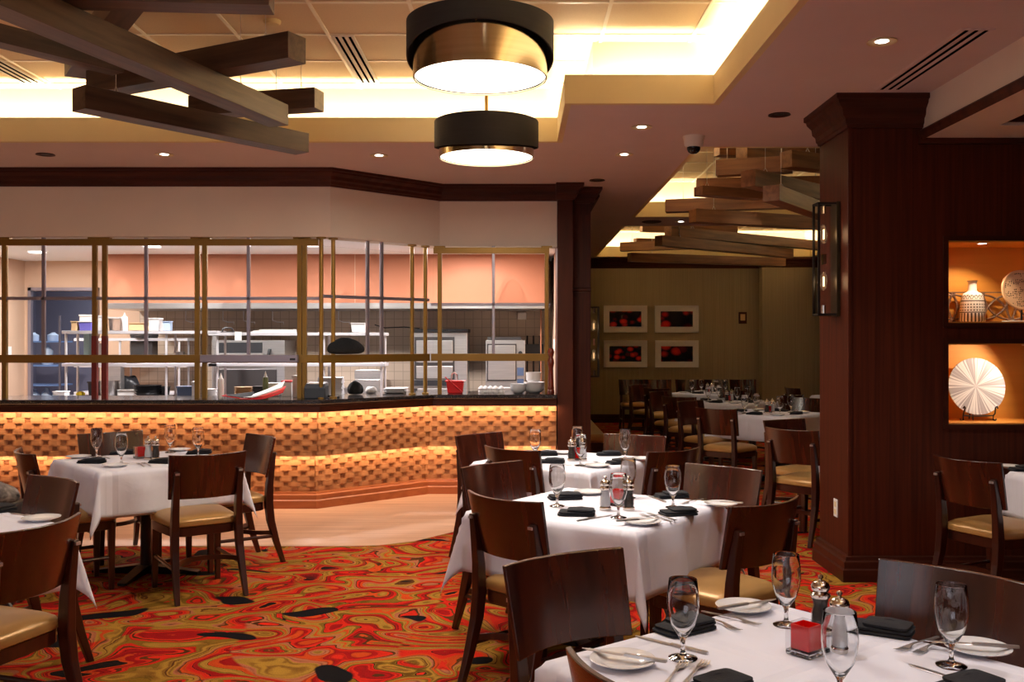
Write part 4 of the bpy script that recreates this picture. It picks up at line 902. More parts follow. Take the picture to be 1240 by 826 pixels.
# ------------------------------------------------------------------ wall sconces
def sconce(x, y, z0, z1, label, dirx, glow):
    t = thing('wall_sconce', label, 'wall lamp', (x, y, z0)); H = z1 - z0; s = dirx
    b = MB()
    for yy in (-.055, .055):
        b.cbox(s*.14, yy, H/2, .014, .014, H)
    b.cbox(s*.14, 0, .007, .014, .12, .014).cbox(s*.14, 0, H - .007, .014, .12, .014)
    for yy in (-.055, .055):
        for zz in (.007, H - .007): b.cbox(s*.08, yy, zz, .12, .014, .014)
    b.build('cage', M_black, t)
    MB().cbox(s*.012, 0, H/2, .024, .13, H + .01).build('back_plate', mat('sconce_bronze', lin(60, 50, 32), .4, .6), t, bevel=.002)
    MB().cbox(s*.146, 0, H/2, .002, .10, H - .03).build('front_glass', M_pane, t)
    MB().cbox(s*.09, 0, H/2, .02, .05, .07).build('center_socket', M_chrome, t)
    for zz, fl in ((H*.30, 1), (H*.72, -1)):
        c = zz
        MB().lathe([(.012, -.055), (.016, -.05), (.03, -.01), (.03, .03), (.018, .06), (.004, .07)], (s*.09, 0, c), 16).build('bulb', M_thin, t, True)
        MB().tube([(s*.09, -.008, c - .03), (s*.09, -.008, c + .035), (s*.09, .008, c + .035), (s*.09, .008, c - .03)], .0022, 6).build('filament', emit('filament_glow', (1, .55, .22, 1), glow), t)
        MB().lathe([(.015, 0), (.015, .06)], (s*.09, 0, .01 if zz < H/2 else H - .07), 12).build('socket', M_chrome, t, True)
    for zz in (H*.30, H*.72): point('sconce_light', (x + s*.09, y, z0 + zz), 2.2 if glow > 10 else 0.5, (1, .6, .3), .05)
sconce(2.15, 6.50, 1.72, 2.475, 'black lantern wall sconce with filament bulbs on the mahogany pillar', -1, 8)
sconce(0.764, 10.75, 1.15, 1.93, 'distant black wall sconce seen edge on beside the dark column', 1, 3)
t = thing('wall_outlet', 'white electrical outlet low on the side of the mahogany pillar', 'outlet', (2.15, 6.52, .426))
MB().box(-.006, 0, -.037, .037, -.06, .06).build('plate', M_plastic_w, t, bevel=.002)
MB().box(-.008, -.006, -.017, .017, .008, .042).box(-.008, -.006, -.017, .017, -.042, -.008).build('socket', M_cream, t)

# ------------------------------------------------------------------ pictures on the far wall
D = 18.38
for i, (x0, x1, y0, y1, lb) in enumerate(((731, 783.7, 370, 402.6, 'white framed print of large red leaves, upper left of four'), (793, 846, 370, 402.8, 'white framed print of clustered red leaves, upper right of four'),
                              (731, 783.7, 412.2, 445, 'white framed print of one bright red shape, lower left of four'), (793.5, 846, 412.3, 445, 'white framed print of dim red foliage, lower right of four'))):
    xa, xb, za, zb = X(x0, D), X(x1, D), Z(y1, D), Z(y0, D); cx, cz = (xa+xb)/2, (za+zb)/2; w2, h2 = (xb-xa)/2, (zb-za)/2
    t = thing('framed_print', lb, 'picture', (cx, 18.4, cz))
    MB().box(-w2, w2, -.03, 0, h2-.03, h2).box(-w2, w2, -.03, 0, -h2, -h2+.03).box(-w2, -w2+.03, -.03, 0, -h2+.03, h2-.03).box(w2-.03, w2, -.03, 0, -h2+.03, h2-.03).build('frame', M_plastic_w, t)
    MB().box(-w2+.03, w2-.03, -.015, 0, -h2+.03, h2-.03).build('mat_board', M_plastic_w, t)
    MB().box(-w2+.11, w2-.11, -.017, -.0151, -h2+.11, h2-.11).build('print', picture_mat(i + 1), t)
t = thing('wall_plaque', 'small brown plaque on the olive far wall', 'plaque', (X(899.5, D), 18.4, Z(385, D)))
MB().box(-.075, .075, -.02, 0, -.11, .11).build('board', M_basedark, t); MB().box(-.045, .045, -.022, -.02, -.05, .07).build('inset', M_tan, t)

# ------------------------------------------------------------------ niche displays
spot('niche_upper_light', (3.05, 6.345, 2.185), 15, (1, .74, .46), 105, .5, (3.02, 6.50, 1.7), .01)
spot('niche_upper_light', (3.75, 6.345, 2.185), 17, (1, .72, .42), 100, .6, (3.8, 6.5, 1.7), .01)
spot('niche_lower_light', (3.30, 6.33, 1.52), 13, (1, .78, .56), 125, .6, (3.0, 6.5, 1.25), .01)
for x, z, lb in ((3.05, 2.192, 'round lens light in the ceiling of the upper wall niche'), (3.35, 1.526, 'round lens light in the ceiling of the lower wall niche')):
    t = thing('niche_light', lb, 'light', (x, 6.345, z)); MB().lathe([(.028, -.004), (.001, -.004)], n=20, cap0=False).build('lens', M_dl, t); MB().lathe([(.028, -.005), (.036, -.004), (.038, 0)], n=20, cap0=False, cap1=False).build('ring', M_steel, t, True)
D = 6.45; z1 = 1.675
def vase_mat():
    m = mat('vase_patterned', lin(244, 238, 232), .4); N, L, B = nodes(m); tc = N.new('ShaderNodeTexCoord'); sp = N.new('ShaderNodeSeparateXYZ'); L.new(tc.outputs['Object'], sp.inputs[0])
    at = N.new('ShaderNodeMath'); at.operation = 'ARCTAN2'; L.new(sp.outputs[0], at.inputs[0]); L.new(sp.outputs[1], at.inputs[1])
    def math_(op, a, b=None, bv=None):
        n = N.new('ShaderNodeMath'); n.operation = op; L.new(a, n.inputs[0])
        if b is not None: L.new(b, n.inputs[1])
        elif bv is not None: n.inputs[1].default_value = bv
        return n.outputs[0]
    dark = ramp(N, [(0, lin(56, 40, 34)), (1, lin(244, 238, 232))], 'CONSTANT')
    dark.color_ramp.elements[1].position = 0.5
    def wave(freq, off=0): return math_('SINE', math_('MULTIPLY', at.outputs[0], bv=freq))
    # zones by height: stripes, dots, zig-zag
    st = math_('GREATER_THAN', wave(22), bv=-0.2)
    dz = math_('SINE', math_('MULTIPLY', sp.outputs[2], bv=330)); dd = math_('MULTIPLY', math_('GREATER_THAN', wave(26), bv=.1), math_('GREATER_THAN', dz, bv=.1)); dt = math_('SUBTRACT', dd, bv=1.0); dt = math_('MULTIPLY', dt, bv=-1.0)
    zg = math_('ADD', math_('MULTIPLY', sp.outputs[2], bv=260), math_('MULTIPLY', wave(16), bv=3.0)); zz = math_('GREATER_THAN', math_('SINE', zg), bv=-0.4)
    def zone(lo, hi, v):
        a = math_('GREATER_THAN', sp.outputs[2], bv=lo); b = math_('LESS_THAN', sp.outputs[2], bv=hi); m1 = math_('MULTIPLY', a, b)
        return math_('MULTIPLY', m1, math_('MULTIPLY', math_('SUBTRACT', v, bv=1.0), bv=-1.0))
    tot = zone(.0, .062, st)
    for q in (zone(.075, .135, dt), zone(.155, .185, zz), zone(.140, .147, math_('MULTIPLY', st, bv=0.0)), zone(.064, .07, math_('MULTIPLY', st, bv=0.0))): tot = math_('MAXIMUM', tot, q)
    inv = math_('SUBTRACT', tot, bv=1.0); inv = math_('MULTIPLY', inv, bv=-1.0); L.new(inv, dark.inputs[0]); L.new(dark.outputs[0], B.inputs['Base Color']); return m
t = thing('patterned_vase', 'white vase with dark bands and stripes in the upper niche', 'vase', (X(1177.5, 6.50), 6.50, z1))
MB().lathe([(.075, 0), (.082, .01), (.08, .06), (.076, .13), (.07, .155), (.066, .18), (.055, .195), (.034, .205), (.028, .215), (.026, .265), (.031, .278), (.036, .28), (.03, .278), (.022, .26)], n=40).build('body', vase_mat(), t, True)
# openwork lattice panel behind
t = thing('lattice_panel', 'low openwork panel of leaf shaped loops behind the vase', 'carved panel', (NX0 + .01, 6.60, z1))
b = MB(); H = .21; W_ = 1.65
b.box(0, W_, -.008, .008, 0, .008).box(0, W_, -.008, .008, H - .008, H)
for k in range(9):
    x0 = k*.2 - .03
    for (cx, cz, r) in ((x0, 0, .19), (x0, H, .19), (x0 + .1, H/2, .13)):
        pts = []
        for j in range(73):
            a = 2*pi*j/72; px_, pz_ = cx + r*cos(a), cz + r*sin(a)
            if 0.004 <= px_ <= W_ - .004 and 0.004 <= pz_ <= H - .004: pts.append((px_, 0, pz_))
            else:
                if len(pts) > 1: b.tube(pts, .0075, 6)
                pts = []
        if len(pts) > 1: b.tube(pts, .0075, 6)
b.build('lattice', mat('lattice_iron', lin(120, 94, 80), .5, .1), t, True)
# perforated disc on stand
def disc_mat():
    m = mat('perforated_shell', lin(226, 190, 156), .5); N, L, B = nodes(m); tc = N.new('ShaderNodeTexCoord'); v = N.new('ShaderNodeTexVoronoi'); v.inputs['Scale'].default_value = 75; v.inputs['Randomness'].default_value = .45
    L.new(tc.outputs['Object'], v.inputs[0]); r = ramp(N, [(0, lin(60, 30, 20)), (.3, lin(70, 36, 24)), (.38, lin(226, 190, 156))]); L.new(v.outputs[0], r.inputs[0]); L.new(r.outputs[0], B.inputs['Base Color']); return m
cx = X(1237, 6.45)
t = thing('perforated_disc', 'round pierced decorative disc on a stand in the upper niche', 'decorative disc', (cx, 6.45, z1))
RX = Matrix.Translation((0, 0, .215)) @ Matrix.Rotation(R(80), 4, 'X')
MB().lathe([(.118, -.004), (.118, .004), (.001, .010)], n=40, M=RX).build('pierced_face', disc_mat(), t, True)
MB().lathe([(.116, -.01), (.132, -.008), (.136, 0), (.13, .01), (.117, .008)], n=40, cap0=False, cap1=False, M=RX).build('rim', mat('disc_rim', lin(228, 188, 150), .4), t, True)
MB().lathe([(.007, .01), (.007, .09)], n=10).build('stem', M_black, t, True); MB().box(-.11, .11, -.05, .05, 0, .012).build('base', M_china, t, bevel=.003)
# platter on easel
def platter_mat():
    m = mat('platter_white', lin(230, 228, 232), .25); N, L, B = nodes(m); tc = N.new('ShaderNodeTexCoord'); sp = N.new('ShaderNodeSeparateXYZ'); L.new(tc.outputs['Object'], sp.inputs[0])
    def math_(op, a, b=None, bv=None):
        n = N.new('ShaderNodeMath'); n.operation = op; L.new(a, n.inputs[0])
        if b is not None: L.new(b, n.inputs[1])
        elif bv is not None: n.inputs[1].default_value = bv
        return n.outputs[0]
    at = math_('ARCTAN2', sp.outputs[0], sp.outputs[2]); s = math_('SINE', math_('MULTIPLY', at, bv=8)); s2 = math_('SINE', math_('MULTIPLY', at, bv=46)); r_ = math_('POWER', math_('ADD', math_('POWER', sp.outputs[0], bv=2.0), math_('POWER', sp.outputs[2], bv=2.0)), bv=.5)
    s3 = math_('SINE', math_('MULTIPLY', r_, bv=240))
    v = math_('ADD', math_('MULTIPLY', s, bv=.5), math_('MULTIPLY', s2, bv=.45)); v = math_('ADD', v, bv=.45); r = ramp(N, [(.35, lin(186, 182, 190)), (.6, lin(244, 242, 244))]); L.new(v, r.inputs[0]); L.new(r.outputs[0], B.inputs['Base Color']); return m
t = thing('platter', 'large round white etched platter leaning on a black easel in the lower niche', 'platter', (X(1182, 6.50), 6.50, 1.245))
m4 = Matrix.Rotation(R(82), 4, 'X')
MB().lathe([(.06, -.012), (.178, -.002), (.192, .008), (.19, .012), (.176, .006), (.001, -.002)], n=56, cap0=True, M=m4).build('dish', platter_mat(), t, True)
t = thing('plate_easel', 'small black wrought easel holding the round platter', 'easel', (X(1182, 6.48), 6.48, 1.018)); b = MB()
for s in (-1, 1):
    b.tube([(s*.115, -.06, .085), (s*.108, -.068, .10), (s*.10, -.06, .09), (s*.105, -.045, .05), (s*.10, -.03, .035), (s*.10, -.03, .006), (s*.115, -.03, .003), (s*.12, -.03, .014)], .005, 7)
b.tube([(-.10, -.03, .035), (0, -.02, .03), (.10, -.03, .035)], .0045, 7).tube([(-.03, -.02, .033), (0, .07, .10), (.0, .10, .004)], .0045, 7)
b.tube([(-.03, -.02, .033), (-.035, -.03, .004)], .0045, 7)
b.build('frame', M_black, t, True)
# ------------------------------------------------------------------ dining chair
def make_chair():
    t = empty('dining_chair'); rnd = random.Random(2)
    # seat cushion
    def outline(ins, z, n=40):
        out = []
        for i in range(n):
            a = 2*pi*i/n; c, s_ = cos(a), sin(a); e = 0.32
            ux = math.copysign(abs(c)**e, c); uy = math.copysign(abs(s_)**e, s_)
            wf = 0.235 if uy > 0 else 0.235; half = 0.205 + (uy + 1)/2 * 0.032
            x = ux*(half - ins); y = uy*(0.225 - ins) + (0.012*(1-ux*ux) if uy > 0 else 0)
            out.append((x, y, z))
        return out
    MB().loft([outline(.012, .428), outline(.0, .437), outline(.0, .462), outline(.006, .474), outline(.03, .488), outline(.08, .499), outline(.15, .504), outline(.195, .505)]).build('seat_cushion', M_vinyl, t, True)
    MB().loft([outline(.012, .375), outline(.006, .378), outline(.006, .430), outline(.012, .432)]).build('seat_frame', M_chair, t, True)
    for sx in (-1, 1):
        x0 = sx*.195
        q = lambda w_, x, y, z: [(x-w_, y-w_, z), (x+w_, y-w_, z), (x+w_, y+w_, z), (x-w_, y+w_, z)]
        MB().loft([q(.015, x0*1.02, .185, 0), q(.021, x0, .185, .36), q(.021, x0, .185, .42)]).build('front_leg', M_chair, t, bevel=.004)
        path = [(-.335, 0), (-.285, .15), (-.245, .30), (-.232, .42), (-.238, .55), (-.252, .66), (-.272, .775)]
        rings = []
        for j, (y, z) in enumerate(path):
            dw = (.0145, .018, .021, .022, .021, .0195, .015)[j]; dd = (.016, .021, .026, .028, .024, .02, .013)[j]; xx = sx*(.205, .200, .195, .192, .190, .190, .190)[j]
            rings.append([(xx-dw, y-dd, z), (xx+dw, y-dd, z), (xx+dw, y+dd, z), (xx-dw, y+dd, z)])
        MB().loft(rings).build('rear_leg', M_chair, t, bevel=.005)
        MB().tube([(sx*.197, .185, .20), (sx*.199, -.04, .195), (sx*.20, -.262, .19)], .012, 8).build('side_stretcher', M_chair, t, True)
    pts = []
    for j in range(13):
        u = -1 + j/6; pts.append((u*.197, -.262 + .15*(1-u*u)**.8 if abs(u) < 1 else -.262, .215))
    b = MB(); rings = []
    for j, p in enumerate(pts): rings.append([(p[0], p[1]-.011, p[2]-.014), (p[0], p[1]+.011, p[2]-.014), (p[0], p[1]+.011, p[2]+.014), (p[0], p[1]-.011, p[2]+.014)])
    b.loft(rings).build('curved_stretcher', M_chair, t, True)
    # bent plywood back
    nx, nz = 18, 6; fr = []; bk = []
    for k in range(nz + 1):
        z = .605 + .265*k/nz
        for i in range(nx + 1):
            u = -1 + 2*i/nx; half = .222 + .012*k/nz; x = u*half
            y = -.262 - (z - .605)*.22 + .062*u*u; ztop = z + (.006*u*u*k/nz)
            fr.append((x, y + .009, ztop)); bk.append((x*1.002, y - .009, ztop))
    n1 = nx + 1; N_ = n1*(nz+1); vs = fr + bk; fs = []
    for k in range(nz):
        for i in range(nx):
            a = k*n1 + i; fs.append((a, a+n1, a+n1+1, a+1)); fs.append((N_+a, N_+a+1, N_+a+n1+1, N_+a+n1))
    for i in range(nx):
        fs.append((i, i+1, N_+i+1, N_+i)); a = nz*n1+i; fs.append((a, N_+a, N_+a+1, a+1))
    for k in range(nz):
        a = k*n1; fs.append((a, N_+a, N_+a+n1, a+n1)); a = k*n1+nx; fs.append((a, a+n1, N_+a+n1, N_+a))
    bk_o = MB().add(vs, fs).build('backrest', M_chairback, t, True, bevel=.003)
    for sx in (-1, 1):
        MB().cbox(sx*.190, -.2875, .762, .024, .008, .012).build('post_glint', M_steel, bk_o)  # glint of light on the rear post top, built in as a steel chip
    return t
CH = Proto(make_chair)
def chair(x, y, facing, label, group):
    # facing: direction of the sitter's gaze, degrees counter-clockwise from +X
    return CH.put(label, 'chair', group, (x, y, 0.0035 if False else 0), R(facing - 90))
GN = 'dark wooden dining chairs with tan seats'
# table beside the woven bar (left)
chair(-2.01, 6.05, 125, 'dining chair seen from behind at the near right of the left table by the bar', GN)
chair(-2.03, 6.74, 219, 'dining chair at the far right side of the left table, standing at the carpet edge', GN)
chair(-2.84, 6.96, 310, 'dining chair behind the left table, its back against the woven bar', GN)
chair(-2.80, 6.10, 36, 'dining chair at the near left side of the left table, beside the dark bundle', GN)
# near left table
chair(-2.43, 4.54, 233, 'dining chair with glossy reddish back between the two left tables', GN)
chair(-2.04, 3.67, 163, 'nearest dining chair at the left edge of the photo, seen from behind', GN)
# middle table
chair(.13, 4.40, 44, 'dining chair at the near left side of the middle table, outer side facing us', GN)
chair(.05, 5.13, -44, 'dining chair at the far left side of the middle table, inner face turned to us', GN)
chair(.885, 4.29, 129, 'dining chair at the near right side of the middle table with its tan seat showing', GN)
chair(.93, 5.01, 227, 'dining chair at the far right side of the middle table with greyish sheen', GN)
# table behind
chair(-.09, 6.86, -44, 'dining chair at the far left of the table behind the middle one', GN)
chair(.14, 6.31, 48, 'dining chair at the near left of the table behind the middle one', GN)
chair(.82, 6.24, 128, 'dining chair at the near right of the table behind the middle one', GN)
chair(.74, 6.73, 245, 'dining chair at the far right of the table behind the middle one', GN)
# nearest table
chair(.30, 2.82, -55, 'dining chair with large grained back in the centre foreground', GN)
chair(.46, 2.10, 36, 'dining chair whose back just peeks over the near edge of the nearest table', GN)
chair(1.085, 2.66, 221, 'dining chair with broad brown back at the right of the nearest table', GN)
# right wall table
chair(2.82, 5.68, 25, 'dining chair beside the table under the wall niches', GN)
# far room
chair(2.31, 7.62, 41, 'nearest far room dining chair, just left of the mahogany pillar', 'far room dining chairs')
chair(2.42, 8.10, -62, 'far room dining chair standing behind the one left of the pillar', 'far room dining chairs')
chair(2.17, 9.92, 49, 'black looking dining chair with bright tan seat before the main far table', 'far room dining chairs')
chair(2.13, 10.75, -48, 'far room dining chair with shiny brown back left of the main far table', 'far room dining chairs')
chair(2.13, 11.98, 52, 'black backed dining chair at the near side of the second far table', 'far room dining chairs')
chair(2.10, 12.85, -48, 'shiny backed dining chair at the far side of the second far table', 'far room dining chairs')
chair(2.18, 14.1, 50, 'black backed dining chair at the near side of the third far table', 'far room dining chairs')
chair(2.06, 14.85, -48, 'shiny backed dining chair farthest along the left row of the far room', 'far room dining chairs')
chair(3.30, 11.3, 225, 'brown backed dining chair behind the main far table near the pillar edge', 'far room dining chairs')
chair(3.30, 12.35, 130, 'dining chair at the right side of the second far table', 'far room dining chairs')
chair(2.98, 13.62, 100, 'dark dining chair between the second and third far tables', 'far room dining chairs')
chair(4.25, 14.1, 10, 'dining chair beside the small table at the far right', 'far room dining chairs')
for i, px in enumerate((766, 798, 835, 867, 901)):
    chair(X(px, 16.9) , 16.75, -90, ('leftmost', 'second', 'middle', 'fourth', 'rightmost')[i] + ' of five dining chairs lined up along the far olive wall', 'chairs against the far wall')

# banquette bench by the column
t = thing('banquette', 'tan upholstered bench corner showing beside the dark column', 'bench', (.88, 12.9, 0))
MB().box(-.11, .13, -1.8, 1.8, 0, .38).build('base', M_basedark, t); MB().box(-.11, .14, -1.82, 1.82, .38, .48).build('seat', M_vinyl, t, bevel=.03)

# ------------------------------------------------------------------ tables and cloths
TH = .75
def make_table():
    t = empty('pedestal_table')
    MB().box(-.45, .45, -.45, .45, TH - .035, TH - .004).build('table_top', M_black, t, bevel=.006)
    MB().lathe([(.035, .04), (.035, TH - .06), (.06, TH - .05), (.16, TH - .04), (.16, TH - .034)], n=20).build('pedestal', M_black, t, True)
    for k in range(2):
        MB().loft([[(x, y*.6, z) for x, y, z in [(-.36, -.04, .0), (.36, -.04, .0), (.36, .04, .0), (-.36, .04, .0)]], [(-.36, -.03, .018), (.36, -.03, .018), (.36, .03, .018), (-.36, .03, .018)], [(-.05, -.04, .06), (.05, -.04, .06), (.05, .04, .06), (-.05, .04, .06)]]).build('base_foot', M_black, t, bevel=.004).rotation_euler.z = R(45 + 90*k)
    return t
TB = Proto(make_table)
def cloth(seed, half=.457, over=.27, flip=None):
    rnd = random.Random(seed); n = 46; tot = half + over; vs = []; idx = {}
    ph = [rnd.uniform(0, 6.28) for _ in range(8)]
    def fall(d): return d
    for j in range(n + 1):
        for i in range(n + 1):
            # denser sampling near the edge of the top
            u = -tot + 2*tot*i/n; v = -tot + 2*tot*j/n
            du = max(0, abs(u) - half); dv = max(0, abs(v) - half); su = math.copysign(1, u); sv = math.copysign(1, v)
            cu = su*min(abs(u), half); cv = sv*min(abs(v), half)
            r = hypot(du, dv)
            if r == 0: x, y, z = u, v, 0
            elif du > 0 and dv > 0:
                a = atan2(dv, du); k = sin(2*a); outd = r*(.08 + .20*k*k); a2 = a
                # soft corner flap
                x = cu + su*outd*cos(a2)*(1.0); y = cv + sv*outd*sin(a2)*(1.0); z = -sqrt(max(0, r*r - outd*outd))
            else:
                s = u if dv > 0 else v
                wv = .016*sin(s*9 + ph[0] + (2 if dv > 0 else 0)) + .010*sin(s*17 + ph[1])
                lean = .07 + .04*sin(s*4 + ph[2])
                outd = r*lean + wv*min(1, r/.12)
                outd = max(outd, .004*min(1, r/.02))
                x = cu + (su*outd if du > 0 else 0); y = cv + (sv*outd if dv > 0 else 0); z = -sqrt(max(0, r*r - outd*outd))
            # round the table edge
            e = .012
            if r > 0 and -z < e: z = -(-z)**1.6 / e**.6
            vs.append((x, y, z))
    # push a grid line onto each table edge by snapping
    fs = []
    for j in range(n):
        for i in range(n): a = j*(n+1) + i; fs.append((a, a+1, a+n+2, a+n+1))
    me = MB().add(vs, fs); me.uv = [(-tot + 2*tot*(k % (n+1))/n, -tot + 2*tot*(k // (n+1))/n) for k in range(len(vs))]; return me
CLOTHS = {}
TABLES = {}
def table(key, x, y, ang, tlabel, clabel, seed, over=.27, group='square pedestal tables'):
    TB.put(tlabel, 'table', group, (x, y, 0), R(ang))
    cm = cloth(seed, over=over); o = cm.build('tablecloth', M_linen, None, True, loc=(x, y, TH + .003), rz=R(ang))
    o.data.polygons.foreach_set('use_smooth', [True]*len(o.data.polygons))
    for p_ in list(o.data.attributes):
        if p_.name == 'sharp_edge': o.data.attributes.remove(p_)
    ul = o.data.uv_layers.new(name='UVMap')
    for lp in o.data.loops: ul.data[lp.index].uv = cm.uv[lp.vertex_index]
    s = o.modifiers.new('s', 'SOLIDIFY'); s.thickness = .0022; s.offset = -1
    tag(o, clabel, 'tablecloth', 'white tablecloths'); TABLES[key] = (x, y, R(ang))
table('left', -2.48, 6.47, 42, 'black pedestal table beside the woven bar', 'white cloth on the left table beside the woven bar', 1, .28)
table('nearleft', -2.57, 4.10, -37, 'black pedestal table at the left edge of the photo', 'white cloth corner at the left edge of the photo', 2)
table('mid', .387, 4.644, 55, 'black pedestal table in the middle of the right hand row', 'white cloth on the middle table with a folded corner flap', 3, .28)
table('behind', .33, 6.50, 55, 'black pedestal table behind the middle table', 'white cloth on the table behind the middle one', 4)
table('near', .693, 2.333, 38, 'black pedestal table nearest the camera', 'white cloth on the nearest table in the foreground', 5)
table('wall', 3.48, 5.50, 3, 'black pedestal table under the wall niches', 'white cloth on the table under the wall niches', 6)
table('far1', 2.78, 10.72, 50, 'black pedestal table of the main far setting', 'white cloth on the largest far room table', 7, group='far room tables')
table('far2', 2.78, 12.75, 50, 'black pedestal table second in the far room', 'white cloth on the second far room table', 8, group='far room tables')
table('far3', 2.95, 14.9, 50, 'black pedestal table third in the far room', 'white cloth on the third far room table', 9, group='far room tables')
table('far4', 4.95, 14.2, 45, 'black pedestal table at the far right wall', 'white cloth on the small looking table at far right', 10, group='far room tables')
table('pillar', 3.12, 7.80, 45, 'black pedestal table hidden behind the mahogany pillar', 'white cloth edge showing behind the mahogany pillar', 11, group='far room tables')
ZT_ = TH + .0035

# ------------------------------------------------------------------ tableware
def make_glass():
    t = empty('water_goblet')
    prof = [(.001, .0), (.036, .0), (.0365, .002), (.030, .005), (.010, .010), (.0055, .018), (.005, .035), (.007, .048), (.016, .062), (.030, .085), (.0385, .115), (.0405, .135), (.039, .165), (.0355, .198), (.0350, .200),
            (.0340, .198), (.0375, .165), (.039, .135), (.037, .115), (.0285, .087), (.015, .066), (.004, .058), (.0005, .057)]
    MB().lathe(prof, n=28, cap0=False, cap1=False).build('bowl_and_stem', M_glass, t, True)
    return t
def make_plate():
    t = empty('bread_plate')
    MB().lathe([(.001, .0), (.045, .0), (.048, .003), (.075, .011), (.081, .014), (.0815, .016), (.079, .0165), (.052, .007), (.046, .0045), (.001, .004)], n=40, cap0=False, cap1=False).build('dish', M_china, t, True)
    return t
def make_napkin():
    t = empty('folded_napkin'); rnd = random.Random(4)
    for k, (w_, d_, z, dx, r_) in enumerate(((.17, .10, .0, 0, 0), (.165, .095, .0105, .004, .03), (.12, .09, .021, .02, -.05))):
        n = 24; rings = []
        for (ins, zz) in ((.006, 0), (0, .003), (0, .008), (.008, .0115), (.03, .0125)):
            ring = []
            for i in range(n):
                a = 2*pi*i/n; c, s_ = cos(a), sin(a); e = .28
                ux = math.copysign(abs(c)**e, c); uy = math.copysign(abs(s_)**e, s_)
                ring.append((dx + ux*(w_/2 - ins), uy*(d_/2 - ins), z + zz + (.0018*sin(ux*4 + k) if zz > .01 else 0)))
            rings.append(ring)
        if k == 0: MB().loft(rings).build('lower_fold', M_napkin, t, True)
        else:
            o = MB().loft(rings).build('upper_fold', M_napkin, t, True); o.rotation_euler.z = r_
    return t
def flat(pts, t0=.0018):                              # outline strip [(y, halfwidth, z)] as a thin lofted bar
    rings = [[(-w_, y, z), (w_, y, z), (w_*.8, y, z + t0), (-w_*.8, y, z + t0)] for y, w_, z in pts]
    return MB().loft(rings)
def make_fork():
    t = empty('fork')
    flat([(-.095, .003, .0015), (-.09, .006, .0015), (-.06, .0065, .002), (-.02, .0035, .005), (.03, .003, .007), (.045, .006, .0055), (.055, .011, .003), (.066, .012, .0015)], .0022).build('handle', M_steel, t, True)
    b = MB()
    for k in range(4):
        x = -.0102 + k*.0068; b.loft([[(x-.0018, .064, .0015), (x+.0018, .064, .0015), (x+.0018, .064, .0035), (x-.0018, .064, .0035)], [(x-.0016, .085, .0015), (x+.0016, .085, .0015), (x+.0016, .085, .003), (x-.0016, .085, .003)], [(x-.0008, .105, .0055), (x+.0008, .105, .0055), (x+.0008, .105, .0065), (x-.0008, .105, .0065)]])
    b.build('tines', M_steel, t); return t
def make_knife():
    t = empty('knife')
    flat([(-.115, .005, .0), (-.105, .0075, .0), (-.06, .008, .0), (-.005, .006, .0)], .006).build('handle', M_steel, t, True)
    flat([(-.006, .006, .001), (.01, .0085, .001), (.06, .0095, .001), (.09, .008, .001), (.108, .002, .001)], .0015).build('blade', M_steel, t); return t
def make_mill(content, name):
    def f():
        t = empty(name)
        MB().lathe([(.027, 0), (.028, .003), (.028, .012), (.0245, .016)], n=28).build('base_ring', M_chrome, t, True)
        MB().lathe([(.024, .016), (.026, .03), (.0245, .055), (.020, .072), (.0205, .082), (.023, .092), (.0235, .096)], n=28).build('clear_body', M_acrylic, t, True)
        MB().lathe([(.021, .018), (.023, .03), (.0215, .055), (.0175, .072), (.018, .082), (.0205, .094)], n=20).build('filling', content, t, True)
        MB().lathe([(.0235, .096), (.0265, .100), (.0265, .106), (.018, .112), (.0235, .118), (.0255, .126), (.022, .136), (.012, .142), (.005, .144), (.004, .147), (.0075, .151), (.007, .157), (.001, .160)], n=28, cap1=False).build('metal_cap', M_chrome, t, True)
        return t
    return f
def make_candle():
    t = empty('candle_holder'); h = .080; a = .037
    MB().loft([[(-a, -a, 0), (a, -a, 0), (a, a, 0), (-a, a, 0)], [(-a, -a, h), (a, -a, h), (a, a, h), (-a, a, h)], [(-a+.009, -a+.009, h), (a-.009, -a+.009, h), (a-.009, a-.009, h), (-a+.009, a-.009, h)], [(-a+.009, -a+.009, .014), (a-.009, -a+.009, .014), (a-.009, a-.009, .014), (-a+.009, a-.009, .014)]]).build('outer_glass', M_thin, t, bevel=.003)
    MB().box(-a+.001, a-.001, -a+.001, a-.001, .0005, .0135).build('glass_base', M_glass, t, bevel=.003)
    c = a - .0105
    MB().loft([[(-c, -c, .0155), (c, -c, .0155), (c, c, .0155), (-c, c, .0155)], [(-c, -c, h-.003), (c, -c, h-.003), (c, c, h-.003), (-c, c, h-.003)], [(-c+.003, -c+.003, h-.003), (c-.003, -c+.003, h-.003), (c-.003, c-.003, h-.003), (-c+.003, c-.003, h-.003)], [(-c+.003, -c+.003, .02), (c-.003, -c+.003, .02), (c-.003, c-.003, .02), (-c+.003, c-.003, .02)]]).build('red_liner', M_redglass, t)
    return t
PG, PP, PN, PF, PK, PSm, PPm, PC = Proto(make_glass), Proto(make_plate), Proto(make_napkin), Proto(make_fork), Proto(make_knife), Proto(make_mill(M_salt, 'salt_mill')), Proto(make_mill(M_pepper, 'pepper_mill')), Proto(make_candle)
USED = {}
def where(key, x, y):                                 # place word as seen from the camera
    cx, cy, _ = TABLES[key]; d = (x-cx, y-cy); r = hypot(*d)
    a = math.degrees(atan2(d[1], d[0])) % 360
    names = ['right', 'far right', 'far', 'far left', 'left', 'near left', 'near', 'near right']
    return names[int(((a + 22.5) % 360) // 45)] + ' side' if r > .1 else 'centre'
